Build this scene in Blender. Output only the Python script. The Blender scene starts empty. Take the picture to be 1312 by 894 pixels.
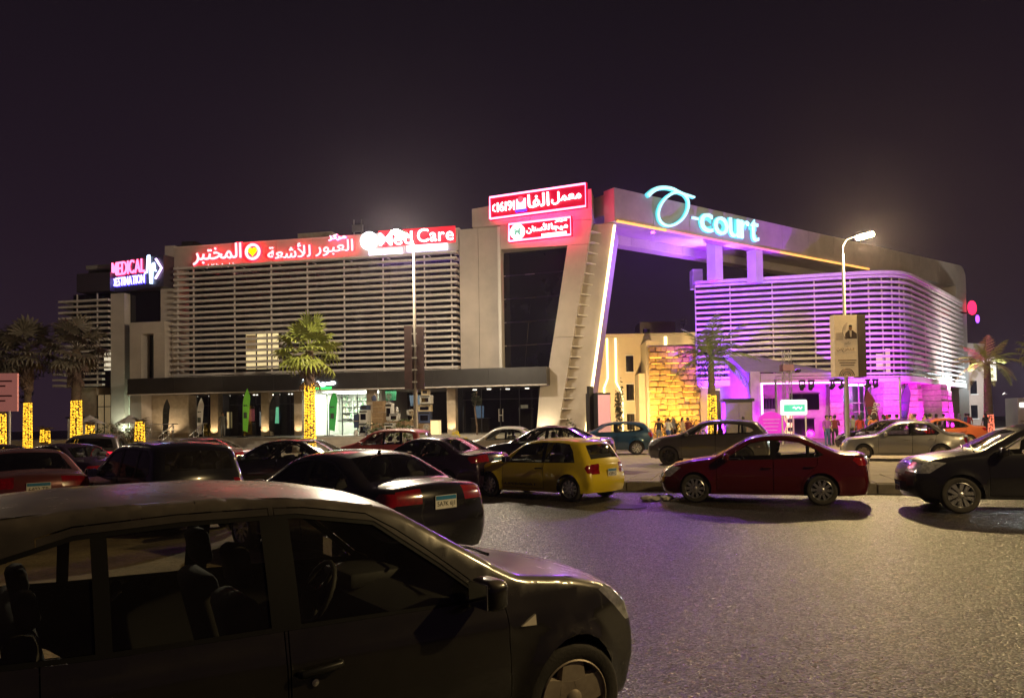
import bpy, bmesh, math, random
import numpy as np
from mathutils import Vector, Matrix, Euler
from mathutils.geometry import delaunay_2d_cdt
R = math.radians
random.seed(7)
SC = bpy.context.scene
COL = SC.collection

# ------------------------------------------------------------------ camera
cd = bpy.data.cameras.new('camera'); cam = bpy.data.objects.new('camera', cd); COL.objects.link(cam)
cd.sensor_width = 36.0; cd.lens = 26.07; cd.shift_y = 68 / 1312; cd.clip_end = 3000; cd.clip_start = 0.05
cam.matrix_world = Matrix.Translation((0, 0, 1.86)) @ Matrix.Rotation(R(91.5), 4, 'X') @ Matrix.Rotation(R(-0.9), 4, 'Z')
SC.camera = cam

# ------------------------------------------------------------------ night sky (city glow, darker overhead)
W = bpy.data.worlds.new('World'); SC.world = W; W.use_nodes = True
nt = W.node_tree; nt.nodes.clear()
wo = nt.nodes.new('ShaderNodeOutputWorld'); bg = nt.nodes.new('ShaderNodeBackground')
tc = nt.nodes.new('ShaderNodeTexCoord'); sx = nt.nodes.new('ShaderNodeSeparateXYZ'); cr = nt.nodes.new('ShaderNodeValToRGB')
nt.links.new(tc.outputs['Generated'], sx.inputs[0]); nt.links.new(sx.outputs['Z'], cr.inputs[0])
cr.color_ramp.elements[0].position = 0.0; cr.color_ramp.elements[0].color = (0.0165, 0.0092, 0.0155, 1)
cr.color_ramp.elements[1].position = 0.5; cr.color_ramp.elements[1].color = (0.0056, 0.0036, 0.0060, 1)
e = cr.color_ramp.elements.new(0.22); e.color = (0.0105, 0.0058, 0.0105, 1)
nt.links.new(cr.outputs[0], bg.inputs['Color']); bg.inputs['Strength'].default_value = 1.0
nt.links.new(bg.outputs[0], wo.inputs['Surface'])

# ------------------------------------------------------------------ exposure
SC.view_settings.view_transform = 'Standard'; SC.view_settings.look = 'None'
SC.view_settings.exposure = 0.55; SC.view_settings.gamma = 1.0
SC.render.engine = 'CYCLES'
cy = SC.cycles
cy.use_denoising = True
try: cy.denoiser = 'OPENIMAGEDENOISE'
except Exception: pass
cy.max_bounces = 6; cy.diffuse_bounces = 2; cy.glossy_bounces = 3; cy.transmission_bounces = 4; cy.transparent_max_bounces = 16
cy.sample_clamp_indirect = 4.0; cy.caustics_reflective = False; cy.caustics_refractive = False
cy.use_light_tree = True

LAMP_W = 6500.0          # one street lamp
LAMP_COL = (1.0, 0.80, 0.50)

# ------------------------------------------------------------------ materials
MATS = {}
def P(name, color, rough=0.6, metal=0.0, var=0.12, scale=3.0, bump=0.0, bscale=40.0, coat=0.0, coatr=0.08, spec=0.5, rvar=0.0, emit=None, es=0.0, col2=None, fac=(0.4, 0.65)):
    """procedural principled material: base colour broken up by two noises, optional relief"""
    if name in MATS: return MATS[name]
    m = bpy.data.materials.new(name); m.use_nodes = True; t = m.node_tree; n = t.nodes; l = t.links
    b = n['Principled BSDF']
    b.inputs['Metallic'].default_value = metal; b.inputs['Specular IOR Level'].default_value = spec
    b.inputs['Coat Weight'].default_value = coat; b.inputs['Coat Roughness'].default_value = coatr
    b.inputs['Roughness'].default_value = rough
    tc = n.new('ShaderNodeTexCoord')
    nz = n.new('ShaderNodeTexNoise'); nz.inputs['Scale'].default_value = scale; nz.inputs['Detail'].default_value = 6; nz.inputs['Roughness'].default_value = 0.65
    l.new(tc.outputs['Object'], nz.inputs['Vector'])
    rp = n.new('ShaderNodeValToRGB')
    c1 = [max(0, c * (1 - var)) for c in color]; c2 = list(col2) if col2 else [min(1, c * (1 + var)) for c in color]
    rp.color_ramp.elements[0].color = (*c1, 1); rp.color_ramp.elements[1].color = (*c2, 1)
    rp.color_ramp.elements[0].position = fac[0] - 0.1; rp.color_ramp.elements[1].position = fac[1]
    l.new(nz.outputs['Fac'], rp.inputs[0]); l.new(rp.outputs[0], b.inputs['Base Color'])
    if rvar:
        mr = n.new('ShaderNodeMapRange'); mr.inputs[1].default_value = 0.3; mr.inputs[2].default_value = 0.7
        mr.inputs[3].default_value = max(0.02, rough - rvar); mr.inputs[4].default_value = min(1, rough + rvar)
        l.new(nz.outputs['Fac'], mr.inputs[0]); l.new(mr.outputs[0], b.inputs['Roughness'])
    if bump:
        n2 = n.new('ShaderNodeTexNoise'); n2.inputs['Scale'].default_value = bscale; n2.inputs['Detail'].default_value = 4
        l.new(tc.outputs['Object'], n2.inputs['Vector'])
        bp = n.new('ShaderNodeBump'); bp.inputs['Strength'].default_value = bump; bp.inputs['Distance'].default_value = 0.02
        l.new(n2.outputs['Fac'], bp.inputs['Height']); l.new(bp.outputs[0], b.inputs['Normal'])
    if emit:
        b.inputs['Emission Color'].default_value = (*emit, 1); b.inputs['Emission Strength'].default_value = es
    MATS[name] = m; return m
def EM(name, color, s):
    if name in MATS: return MATS[name]
    m = P(name, tuple(min(0.8, c) for c in color), 0.5, emit=color, es=s, var=0.05); return m
def GLASS(name, tint=(0.5, 0.55, 0.55), alpha=0.75, rough=0.03, dust=0.0):
    """thin pane: see-through by alpha, mirror by Fresnel, optional dust film"""
    if name in MATS: return MATS[name]
    m = bpy.data.materials.new(name); m.use_nodes = True; t = m.node_tree; n = t.nodes; l = t.links
    n.clear(); o = n.new('ShaderNodeOutputMaterial')
    tr = n.new('ShaderNodeBsdfTransparent'); tr.inputs[0].default_value = (*tint, 1)
    df = n.new('ShaderNodeBsdfDiffuse'); df.inputs[0].default_value = (0.25, 0.22, 0.19, 1)
    mx0 = n.new('ShaderNodeMixShader'); l.new(tr.outputs[0], mx0.inputs[1]); l.new(df.outputs[0], mx0.inputs[2])
    tc = n.new('ShaderNodeTexCoord'); nz = n.new('ShaderNodeTexNoise'); nz.inputs['Scale'].default_value = 5; nz.inputs['Detail'].default_value = 8
    l.new(tc.outputs['Object'], nz.inputs['Vector'])
    mm = n.new('ShaderNodeMath'); mm.operation = 'MULTIPLY'; mm.inputs[1].default_value = dust * 2
    l.new(nz.outputs['Fac'], mm.inputs[0]); l.new(mm.outputs[0], mx0.inputs[0])
    gl = n.new('ShaderNodeBsdfGlossy'); gl.inputs['Roughness'].default_value = rough; gl.inputs[0].default_value = (0.9, 0.9, 0.9, 1)
    fr = n.new('ShaderNodeFresnel'); fr.inputs[0].default_value = 1.5
    mx = n.new('ShaderNodeMixShader'); l.new(fr.outputs[0], mx.inputs[0]); l.new(mx0.outputs[0], mx.inputs[1]); l.new(gl.outputs[0], mx.inputs[2])
    l.new(mx.outputs[0], o.inputs[0])
    MATS[name] = m; return m

# ------------------------------------------------------------------ object helpers
def link(o, parent=None):
    COL.objects.link(o)
    if parent is not None: o.parent = parent
    return o
def tag(o, label=None, cat=None, group=None, kind=None):
    if label: o['label'] = label
    if cat: o['category'] = cat
    if group: o['group'] = group
    if kind: o['kind'] = kind
    return o
def empty(name, loc=(0, 0, 0), rz=0.0, label=None, cat=None, group=None, parent=None):
    o = bpy.data.objects.new(name, None); o.location = loc; o.rotation_euler = (0, 0, rz); o.empty_display_size = 0.3
    link(o, parent); return tag(o, label, cat, group)
def put(name, mesh, mat, parent=None, loc=None, rot=None):
    o = bpy.data.objects.new(name, mesh)
    if mat is not None:
        if len(mesh.materials) == 0: mesh.materials.append(mat)
        if mesh.materials[0] is not mat:
            o.material_slots[0].link = 'OBJECT'; o.material_slots[0].material = mat
    if loc is not None: o.location = loc
    if rot is not None: o.rotation_euler = rot
    return link(o, parent)
def copy_tree(o, parent=None):
    c = o.copy(); COL.objects.link(c); c.parent = parent
    for ch in list(o.children):
        if ch.name.startswith('_'): continue
        copy_tree(ch, c)
    return c

class MB:
    """collects simple shapes into one mesh"""
    def __init__(s): s.v = []; s.f = []
    def add(s, vs, fs, M=None):
        k = len(s.v)
        for v in vs:
            v = Vector(v)
            if M is not None: v = M @ v
            s.v.append(v[:])
        for f in fs: s.f.append([i + k for i in f])
        return s
    def box(s, x0, x1, y0, y1, z0, z1, M=None):
        return s.add([(x0, y0, z0), (x1, y0, z0), (x1, y1, z0), (x0, y1, z0), (x0, y0, z1), (x1, y0, z1), (x1, y1, z1), (x0, y1, z1)],
                     [(0, 3, 2, 1), (4, 5, 6, 7), (0, 1, 5, 4), (1, 2, 6, 5), (2, 3, 7, 6), (3, 0, 4, 7)], M)
    def prism_xz(s, pts, y0, y1, M=None):
        """polygon in x,z extruded along y"""
        n = len(pts); a = sum(pts[i][0] * pts[(i + 1) % n][1] - pts[(i + 1) % n][0] * pts[i][1] for i in range(n))
        if a < 0: pts = pts[::-1]
        vs = [(x, y0, z) for x, z in pts] + [(x, y1, z) for x, z in pts]
        fs = [tuple(range(n)), tuple(range(2 * n - 1, n - 1, -1))] + [(i + n, (i + 1) % n + n, (i + 1) % n, i) for i in range(n)]
        return s.add(vs, fs, M)
    def prism_xy(s, pts, z0, z1, M=None):
        n = len(pts); a = sum(pts[i][0] * pts[(i + 1) % n][1] - pts[(i + 1) % n][0] * pts[i][1] for i in range(n))
        if a < 0: pts = pts[::-1]
        vs = [(x, y, z0) for x, y in pts] + [(x, y, z1) for x, y in pts]
        fs = [tuple(range(n - 1, -1, -1)), tuple(range(n, 2 * n))] + [(i, (i + 1) % n, (i + 1) % n + n, i + n) for i in range(n)]
        return s.add(vs, fs, M)
    def tube(s, path, r, n=8, cap=True, M=None):
        path = [Vector(p) for p in path]; rs = r if isinstance(r, (list, tuple)) else [r] * len(path)
        vs = []; fs = []
        up = Vector((0, 0, 1)); prev = None
        for i, p in enumerate(path):
            d = (path[min(i + 1, len(path) - 1)] - path[max(i - 1, 0)])
            d = d.normalized() if d.length > 1e-9 else Vector((0, 0, 1))
            if prev is None:
                a = d.cross(up) if abs(d.z) < 0.95 else d.cross(Vector((1, 0, 0)))
            else:
                a = prev - d * prev.dot(d)
            a.normalize(); prev = a; b = d.cross(a)
            for k in range(n):
                t = 2 * math.pi * k / n
                vs.append((p + (a * math.cos(t) + b * math.sin(t)) * rs[i])[:])
        for i in range(len(path) - 1):
            for k in range(n):
                fs.append((i * n + k, (i + 1) * n + k, (i + 1) * n + (k + 1) % n, i * n + (k + 1) % n))
        if cap:
            fs.append(tuple(range(n))); m = (len(path) - 1) * n; fs.append(tuple(range(m + n - 1, m - 1, -1)))
        return s.add(vs, fs, M)
    def lathe(s, prof, n=16, M=None, cap=True):
        """profile of (r,z) turned about z"""
        vs = []; fs = []
        for r, z in prof:
            for k in range(n):
                t = 2 * math.pi * k / n; vs.append((r * math.cos(t), r * math.sin(t), z))
        for i in range(len(prof) - 1):
            for k in range(n): fs.append((i * n + k, i * n + (k + 1) % n, (i + 1) * n + (k + 1) % n, (i + 1) * n + k))
        if cap:
            fs.append(tuple(range(n - 1, -1, -1))); m = (len(prof) - 1) * n; fs.append(tuple(range(m, m + n)))
        return s.add(vs, fs, M)
    def ball(s, c, rx, ry, rz, n=10, m=6, M=None):
        vs = [(c[0], c[1], c[2] - rz)]; fs = []
        for j in range(1, m):
            p = -math.pi / 2 + math.pi * j / m
            for k in range(n):
                t = 2 * math.pi * k / n
                vs.append((c[0] + rx * math.cos(p) * math.cos(t), c[1] + ry * math.cos(p) * math.sin(t), c[2] + rz * math.sin(p)))
        vs.append((c[0], c[1], c[2] + rz)); top = len(vs) - 1
        for k in range(n): fs.append((0, 1 + (k + 1) % n, 1 + k))
        for j in range(m - 2):
            for k in range(n):
                a = 1 + j * n; fs.append((a + k, a + (k + 1) % n, a + n + (k + 1) % n, a + n + k))
        a = 1 + (m - 2) * n
        for k in range(n): fs.append((a + k, a + (k + 1) % n, top))
        return s.add(vs, fs, M)
    def rbox(s, x0, x1, y0, y1, z0, z1, r, M=None, seg=2):
        bm = bmesh.new(); bmesh.ops.create_cube(bm, size=1)
        for v in bm.verts:
            v.co.x = x0 if v.co.x < 0 else x1; v.co.y = y0 if v.co.y < 0 else y1; v.co.z = z0 if v.co.z < 0 else z1
        bmesh.ops.bevel(bm, geom=bm.edges[:] + bm.verts[:], offset=r, segments=seg, profile=0.5, affect='EDGES')
        bm.verts.index_update()
        s.add([v.co[:] for v in bm.verts], [[v.index for v in f.verts] for f in bm.faces], M); bm.free(); return s
    def mesh(s, name, smooth=False, ang=None, merge=False):
        me = bpy.data.meshes.new(name); me.from_pydata(s.v, [], s.f)
        if merge:
            bm = bmesh.new(); bm.from_mesh(me); bmesh.ops.remove_doubles(bm, verts=bm.verts, dist=1e-4); bm.to_mesh(me); bm.free()
        me.update()
        if smooth:
            me.polygons.foreach_set('use_smooth', [True] * len(me.polygons))
            if ang is not None: me.set_sharp_from_angle(angle=R(ang))
        return me
    def build(s, name, mat, parent=None, smooth=False, ang=None, loc=None, rot=None, merge=False):
        return put(name, s.mesh(name, smooth, ang, merge), mat, parent, loc, rot)
def bx(name, x0, x1, y0, y1, z0, z1, mat, parent=None, bevel=0.0):
    m = MB()
    if bevel: m.rbox(x0, x1, y0, y1, z0, z1, bevel, seg=1)
    else: m.box(x0, x1, y0, y1, z0, z1)
    return m.build(name, mat, parent)

# ------------------------------------------------------------------ lettering (Arabic is joined by hand through presentation forms)
AR = {'ا': ('\ufe8d', '\ufe8e', None, None), 'أ': ('\ufe83', '\ufe84', None, None), 'ب': ('\ufe8f', '\ufe90', '\ufe91', '\ufe92'), 'ة': ('\ufe93', '\ufe94', None, None),
      'ت': ('\ufe95', '\ufe96', '\ufe97', '\ufe98'), 'ج': ('\ufe9d', '\ufe9e', '\ufe9f', '\ufea0'), 'خ': ('\ufea5', '\ufea6', '\ufea7', '\ufea8'), 'د': ('\ufea9', '\ufeaa', None, None),
      'ر': ('\ufead', '\ufeae', None, None), 'ز': ('\ufeaf', '\ufeb0', None, None), 'س': ('\ufeb1', '\ufeb2', '\ufeb3', '\ufeb4'), 'ش': ('\ufeb5', '\ufeb6', '\ufeb7', '\ufeb8'),
      'ص': ('\ufeb9', '\ufeba', '\ufebb', '\ufebc'), 'ط': ('\ufec1', '\ufec2', '\ufec3', '\ufec4'), 'ع': ('\ufec9', '\ufeca', '\ufecb', '\ufecc'), 'ف': ('\ufed1', '\ufed2', '\ufed3', '\ufed4'),
      'ك': ('\ufed9', '\ufeda', '\ufedb', '\ufedc'), 'ل': ('\ufedd', '\ufede', '\ufedf', '\ufee0'), 'م': ('\ufee1', '\ufee2', '\ufee3', '\ufee4'), 'ن': ('\ufee5', '\ufee6', '\ufee7', '\ufee8'),
      'ه': ('\ufee9', '\ufeea', '\ufeeb', '\ufeec'), 'و': ('\ufeed', '\ufeee', None, None), 'ي': ('\ufef1', '\ufef2', '\ufef3', '\ufef4'), 'ﻷ': ('\ufef7', '\ufef8', None, None), 'ﻻ': ('\ufefb', '\ufefc', None, None)}
def arabic(s):
    s = s.replace('لأ', 'ﻷ').replace('لا', 'ﻻ')
    out = []
    for i, c in enumerate(s):
        if c not in AR: out.append(c); continue
        pj = i > 0 and s[i - 1] in AR and AR[s[i - 1]][2] is not None
        nj = i + 1 < len(s) and s[i + 1] in AR and AR[c][2] is not None
        iso, fin, ini, med = AR[c]
        out.append(med if (pj and nj) else fin if pj else ini if nj else iso)
    return ''.join(out[::-1])
def text_mesh(s, width=None, height=None, depth=0.02, bold=0.0, keep=False):
    """text as a mesh lying in local x,z (front towards -y), lower left corner at the origin, scaled to width/height"""
    c = bpy.data.curves.new('lettering', 'FONT'); c.body = s; c.offset = bold; c.resolution_u = 3
    o = bpy.data.objects.new('lettering', c); COL.objects.link(o)
    bpy.context.view_layer.update()
    me = bpy.data.meshes.new_from_object(o.evaluated_get(bpy.context.evaluated_depsgraph_get()))
    bpy.data.objects.remove(o); bpy.data.curves.remove(c)
    bm = bmesh.new(); bm.from_mesh(me); bpy.data.meshes.remove(me)
    bmesh.ops.remove_doubles(bm, verts=bm.verts, dist=1e-5)
    if not bm.verts: bm.free(); return bpy.data.meshes.new('lettering')
    xs = [v.co.x for v in bm.verts]; ys = [v.co.y for v in bm.verts]
    x0, x1, y0, y1 = min(xs), max(xs), min(ys), max(ys)
    kx = width / (x1 - x0) if width else None; ky = height / (y1 - y0) if height else None
    if kx is None and ky is None: kx = ky = 1.0
    if kx is None: kx = ky
    if ky is None: ky = kx
    for v in bm.verts: v.co = Vector(((v.co.x - x0) * kx, 0, (v.co.y - y0) * ky))
    r = bmesh.ops.extrude_face_region(bm, geom=bm.faces[:])
    for g in r['geom']:
        if isinstance(g, bmesh.types.BMVert): g.co.y -= depth
    bmesh.ops.recalc_face_normals(bm, faces=bm.faces)
    me = bpy.data.meshes.new('lettering'); bm.to_mesh(me); bm.free(); return me
# ================================================================== GROUND
def asphalt():
    """worn asphalt: pale aggregate in dark binder, lamp glints put into its colour, polished tops that catch the light"""
    m = bpy.data.materials.new('asphalt'); m.use_nodes = True; t = m.node_tree; n = t.nodes; l = t.links; b = n['Principled BSDF']
    O = n.new('ShaderNodeTexCoord').outputs['Object']
    def noise(sc, det=6):
        q = n.new('ShaderNodeTexNoise'); q.inputs['Scale'].default_value = sc; q.inputs['Detail'].default_value = det; l.new(O, q.inputs['Vector']); return q.outputs['Fac']
    def ramp(src, p0, c0, p1, c1):
        q = n.new('ShaderNodeValToRGB'); e0, e1 = q.color_ramp.elements; e0.position = p0; e1.position = p1; e0.color = (*c0, 1); e1.color = (*c1, 1); l.new(src, q.inputs[0]); return q.outputs[0]
    def mix(kind, f, a, c):
        q = n.new('ShaderNodeMixRGB'); q.blend_type = kind; q.inputs[0].default_value = 1
        if f is not None: l.new(f, q.inputs[0])
        l.new(a, q.inputs[1]); l.new(c, q.inputs[2]); return q.outputs[0]
    vo = n.new('ShaderNodeTexVoronoi'); vo.inputs['Scale'].default_value = 44; l.new(O, vo.inputs['Vector'])
    v2 = n.new('ShaderNodeTexVoronoi'); v2.inputs['Scale'].default_value = 21; l.new(O, v2.inputs['Vector'])
    sp = n.new('ShaderNodeSeparateColor'); l.new(vo.outputs['Color'], sp.inputs[0]); sp2 = n.new('ShaderNodeSeparateColor'); l.new(v2.outputs['Color'], sp2.inputs[0])
    big = noise(.35, 8); mid = noise(3.0, 5)
    base = ramp(big, .3, (.022, .020, .021), .7, (.044, .040, .039))
    glint_chips = ramp(sp.outputs[0], .60, (.55, .55, .55), 1.0, (3.2, 2.9, 2.5)); glint_chips2 = ramp(sp2.outputs[0], .82, (1, 1, 1), 1.0, (2.6, 2.4, 2.2)); stain = ramp(mid, .3, (.75, .75, .75), .7, (1.2, 1.2, 1.2))  # lamp glints on the road put into the colour as bright specks
    l.new(mix('MULTIPLY', None, mix('MULTIPLY', None, mix('MULTIPLY', None, base, glint_chips), glint_chips2), stain), b.inputs['Base Color'])
    rr = n.new('ShaderNodeMapRange'); rr.inputs[3].default_value = .62; rr.inputs[4].default_value = .22; l.new(sp.outputs[0], rr.inputs[0]); l.new(rr.outputs[0], b.inputs['Roughness'])
    b.inputs['Specular IOR Level'].default_value = .6
    wv = n.new('ShaderNodeTexVoronoi'); wv.feature = 'DISTANCE_TO_EDGE'; wv.inputs['Scale'].default_value = .33; wp = n.new('ShaderNodeVectorMath'); wp.operation = 'ADD'; l.new(O, wp.inputs[0])
    wn = n.new('ShaderNodeTexNoise'); wn.inputs['Scale'].default_value = 1.4; wn.inputs['Detail'].default_value = 8; l.new(O, wn.inputs['Vector']); l.new(wn.outputs['Color'], wp.inputs[1]); l.new(wp.outputs[0], wv.inputs['Vector'])
    crack = ramp(wv.outputs['Distance'], .0, (.35, .35, .35), .006, (1, 1, 1))
    l.new(mix('MULTIPLY', None, b.inputs['Base Color'].links[0].from_socket, crack), b.inputs['Base Color'])
    bp = n.new('ShaderNodeBump'); bp.inputs['Strength'].default_value = .75; bp.inputs['Distance'].default_value = .014; l.new(vo.outputs['Distance'], bp.inputs['Height']); bp.invert = True
    b2 = n.new('ShaderNodeBump'); b2.inputs['Strength'].default_value = .35; b2.inputs['Distance'].default_value = .05; l.new(mid, b2.inputs['Height']); l.new(bp.outputs[0], b2.inputs['Normal']); l.new(b2.outputs[0], b.inputs['Normal'])
    MATS['asphalt'] = m; return m
M_ASPH = asphalt()
M_DIRT = P('packed sand', (.20, .145, .075), .95, var=.35, scale=1.6, bump=.9, bscale=14)
M_PAVE = P('sandy paving', (.26, .215, .165), .85, var=.25, scale=2.5, bump=.3, bscale=60)
M_KERB = P('kerb concrete', (.17, .15, .125), .8, var=.3, scale=4, bump=.4, bscale=30)
M_CONC = P('pale concrete', (.34, .31, .28), .8, var=.15, scale=2, bump=.2, bscale=50)

g = MB(); g.add([(-400, -60, 0), (400, -60, 0), (400, 700, 0), (-400, 700, 0)], [(0, 1, 2, 3)])
tag(g.build('road', M_ASPH), kind='structure')
# worn sandy lot where the left-hand cars stand
rng = random.Random(3); pts = []
edge = [(-1.2, 7.6), (-.9, 9), (-1.6, 10.4), (-2.2, 12), (-3.4, 14.5), (-4.0, 18.0)]
pts = [(-40, 30.0), (-40, 3.2), (-14, 3.6), (-7, 4.8), (-3.4, 6.2)] + [(x + rng.uniform(-.15, .15), y) for x, y in edge] + [(-4.4, 20.9)]
m = MB(); m.add([(x, y, .006) for x, y in pts], [tuple(range(len(pts)))])
tag(m.build('dirt_lot', M_DIRT), kind='structure')
# raised paved lot behind a high kerb; kerb runs along the street (falls towards the right)
KD = Vector((.959, -.284, 0)); K0 = Vector((2.95, 19.5, 0)); KN = Vector((.284, .959, 0))
KH = .24
pv = MB(); a = K0 - KD * 60 + KN * .18; b_ = K0 + KD * 90 + KN * .18
pv.add([(a.x, a.y, KH - .02), (b_.x, b_.y, KH - .02), (b_.x + 60, b_.y + 330, KH - .02), (a.x - 60, a.y + 330, KH - .02)], [(0, 1, 2, 3)])
PAVE = tag(pv.build('paved_lot', M_PAVE), kind='structure')
kb = empty('kerb', K0[:], math.atan2(KD.y, KD.x)); tag(kb, kind='structure')
kme = MB().rbox(.008, .992, 0, .2, -.05, KH, .025, seg=1).mesh('kerb_stone')
for i in range(-26, 22):
    o = put('kerb_stone', kme, M_KERB, kb, (i, rng.uniform(-.008, .008), rng.uniform(-.012, .006)))
sme = MB().rbox(.006, .594, .006, .594, -.03, 0, .01, seg=1).mesh('paving_slab')
M_SLAB = P('paving slab', (.30, .25, .19), .85, var=.3, scale=1.3, bump=.3, bscale=60)
for i in range(-3, 15):
    for j in range(5):
        c = Vector((i * .6, .21 + j * .6, KH + rng.uniform(0, .012)))
        w = K0 + KD * c.x + KN * c.y
        o = put('paving_slab', sme, M_SLAB, PAVE, (w.x, w.y, c.z), (rng.uniform(-.006, .006), rng.uniform(-.006, .006), math.atan2(KD.y, KD.x)))

# ================================================================== MALL, LEFT WING (local x runs right along the front, y goes in)
M_WALL = P('beige cladding', (.44, .385, .35), .55, var=.16, scale=.45, bump=.08, bscale=25)
M_SLAT = P('slat aluminium', (.60, .55, .53), .45, .1, var=.12, scale=1.2)
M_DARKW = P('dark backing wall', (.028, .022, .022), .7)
M_DGL = P('dark glazing', (.006, .006, .009), .06, 0, var=.3, scale=.4, spec=.6)
M_BLACK = P('black cladding', (.030, .027, .026), .38, .1, var=.25, scale=.8)
M_WHITE = P('white cladding', (.62, .60, .58), .5, var=.08, scale=.8)
M_FRAME = P('dark frame', (.025, .024, .024), .4, .4)
M_COL = P('sandstone column', (.42, .35, .27), .7, var=.18, scale=3, bump=.15, bscale=40)
M_STEEL = P('brushed steel', (.55, .55, .55), .3, .9)
C0 = (6.74, 47.1, 0)
MALL = empty('shopping_mall', C0, R(-11), 'long two storey beige shopping mall wing with horizontal slats and lit signs above shops', 'building')
def pnl(name, pts, y0, y1, mat=M_WALL, par=None): return MB().prism_xz(pts, y0, y1).build(name, mat, par or MALL)
TZ = 1.1
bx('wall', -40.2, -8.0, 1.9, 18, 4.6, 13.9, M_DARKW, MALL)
bx('roof', -40.0, -7.4, 1.4, 18, 13.9, 14.2, M_CONC, MALL)
# parapet panels
x = -31.4
while x < -10.4:
    x1 = min(-10.3, x + 2.64)
    bx('parapet_panel', x + .012, x1 - .012, -.05, .55, 13.28, 14.7, M_WALL, MALL); x = x1
bx('parapet_cap', -31.45, -10.25, -.1, .6, 14.7, 14.78, M_SLAT, MALL)
# glazing behind the slats
gx_ = [-31.0, -29.7, -26.5, -23.7, -21.0, -18.3, -15.5, -12.6, -10.35]
for i in range(len(gx_) - 1):
    for z0, z1 in ((5.35, 9.2), (9.26, 13.25)):
        lit = (i == 2 and z0 < 6)
        bx('window_pane', gx_[i] + .03, gx_[i + 1] - .03, 1.0, 1.06, z0, z1 if not lit else 5.85, M_DGL, MALL)
# a lit office between the slats
of = bx('office_window', -26.45, -23.95, 1.0, 1.06, 5.9, 8.4, EM('office light', (1.0, .78, .40), .55), MALL)
for xx in (-25.62, -24.78): bx('mullion', xx - .04, xx + .04, .93, .99, 5.9, 8.4, M_FRAME, of)
bx('blind', -26.4, -25.7, .95, .985, 7.2, 8.35, P('blind', (.5, .4, .25), .8), of)
bx('window_pane', -26.45, -23.73, 1.0, 1.06, 8.42, 9.2, M_DGL, MALL)
# slats with their short returns at the right end
sl = MB(); sl.box(-31.05, -10.3, -.72, -.42, -.075, .075); sl.box(-10.6, -10.3, -.415, .0, -.075, .075)
slm = sl.mesh('slat')
for k in range(20): put('slat', slm, M_SLAT, MALL, (0, 0, 5.50 + k * .398))
pm = MB().box(-.035, .035, -.40, -.30, 5.3, 13.25).mesh('slat_post')
for xx in gx_[1:-1] + [-30.95, -10.75]: put('slat_post', pm, M_SLAT, MALL, (xx, 0, 0))
brm = MB().box(-.03, .03, -.29, 1.0, -.03, .03).mesh('bracket')
for xx in gx_[1:-1]:
    for zz in (5.4, 9.23, 13.2): put('bracket', brm, M_SLAT, MALL, (xx, 0, zz))
# pier between slats and tower
bx('pier_panel', -10.28, -9.0, .02, 1.6, 5.3, 14.68, M_WALL, MALL); bx('pier_panel', -8.98, -7.62, .02, 1.6, 5.3, 14.68, M_WALL, MALL)
bx('pier_edge', -7.62, -7.42, -.30, 1.3, 5.3, 14.62, M_WHITE, MALL)
# tower
pnl('tower_panel', [(-9.3, 14.70), (-9.3, 15.9), (-5.4, 16.28), (-5.4, 14.70)], -.3, 2.5)
pnl('tower_panel', [(-5.38, 14.70), (-5.38, 16.28), (-1.42, 16.66), (-1.42, 14.70)], -.3, 2.5)
pnl('tower_panel', [(-7.40, 13.12), (-7.40, 14.68), (-1.40, 14.68), (-1.66, 13.12)], -.3, 1.2)
pnl('tower_jamb', [(-3.02, 13.10), (-1.66, 13.10), (-2.75, 7.22), (-4.02, 7.22)], -.3, 1.2)
pnl('tower_jamb', [(-4.03, 7.20), (-2.75, 7.20), (-3.87, 1.12), (-5.25, 1.12), (-4.95, 4.1), (-4.36, 5.3)], -.3, 1.2)
def lerp(a, b, t): return a + (b - a) * t
TGM = Matrix.Translation((-5.5, .36, 0)) @ Matrix.Rotation(R(-7.5), 4, 'Z') @ Matrix.Translation((5.5, 0, 0))
for k in range(5):
    t0, t1 = k / 5 + .004, (k + 1) / 5 - .004; z0, z1 = lerp(5.32, 13.08, t0), lerp(5.32, 13.08, t1)
    for q0, q1 in ((0, .5), (.505, 1)):
        xl0, xl1 = lerp(-7.75, -7.4, t0), lerp(-7.75, -7.4, t1); xr0, xr1 = lerp(-4.42, -3.05, t0), lerp(-4.42, -3.05, t1)
        pnl('window_pane', [(lerp(xl0, xr0, q0), z0), (lerp(xl0, xr0, q1), z0), (lerp(xl1, xr1, q1), z1), (lerp(xl1, xr1, q0), z1)], .0, .07, P('tower glazing', (.008, .008, .013), .07, spec=.4, var=.3, scale=.4)).matrix_local = TGM
pnl('window_reveal', [(-4.02, 5.32), (-4.42, 5.32), (-3.06, 13.08), (-2.70, 13.08)], .0, .34, M_BLACK)
# black canopy band, in panels
x = -33.9
while x < -4.4:
    x1 = min(-4.3, x + 3.7)
    bx('canopy_panel', x + .006, x1 - .006, -1.8, .9, 4.15, 5.26, M_BLACK, MALL); x = x1
bx('canopy_edge', -33.9, -4.3, -1.84, -1.81, 4.09, 4.17, M_SLAT, MALL)
bx('slat_rail', -31.1, -10.25, -.85, -.35, 5.27, 5.36, M_SLAT, MALL)
# columns under the canopy, each with an uplight
COLS = [-28.3, -24.4, -21.9, -16.6, -10.95]
for xx in COLS: bx('column', xx - .3, xx + .3, -.1, .5, TZ, 4.15, M_COL, MALL, bevel=.02)
bx('lobby_wall', -33.6, -30.6, .3, 1.4, TZ, 4.15, M_COL, MALL)
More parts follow.
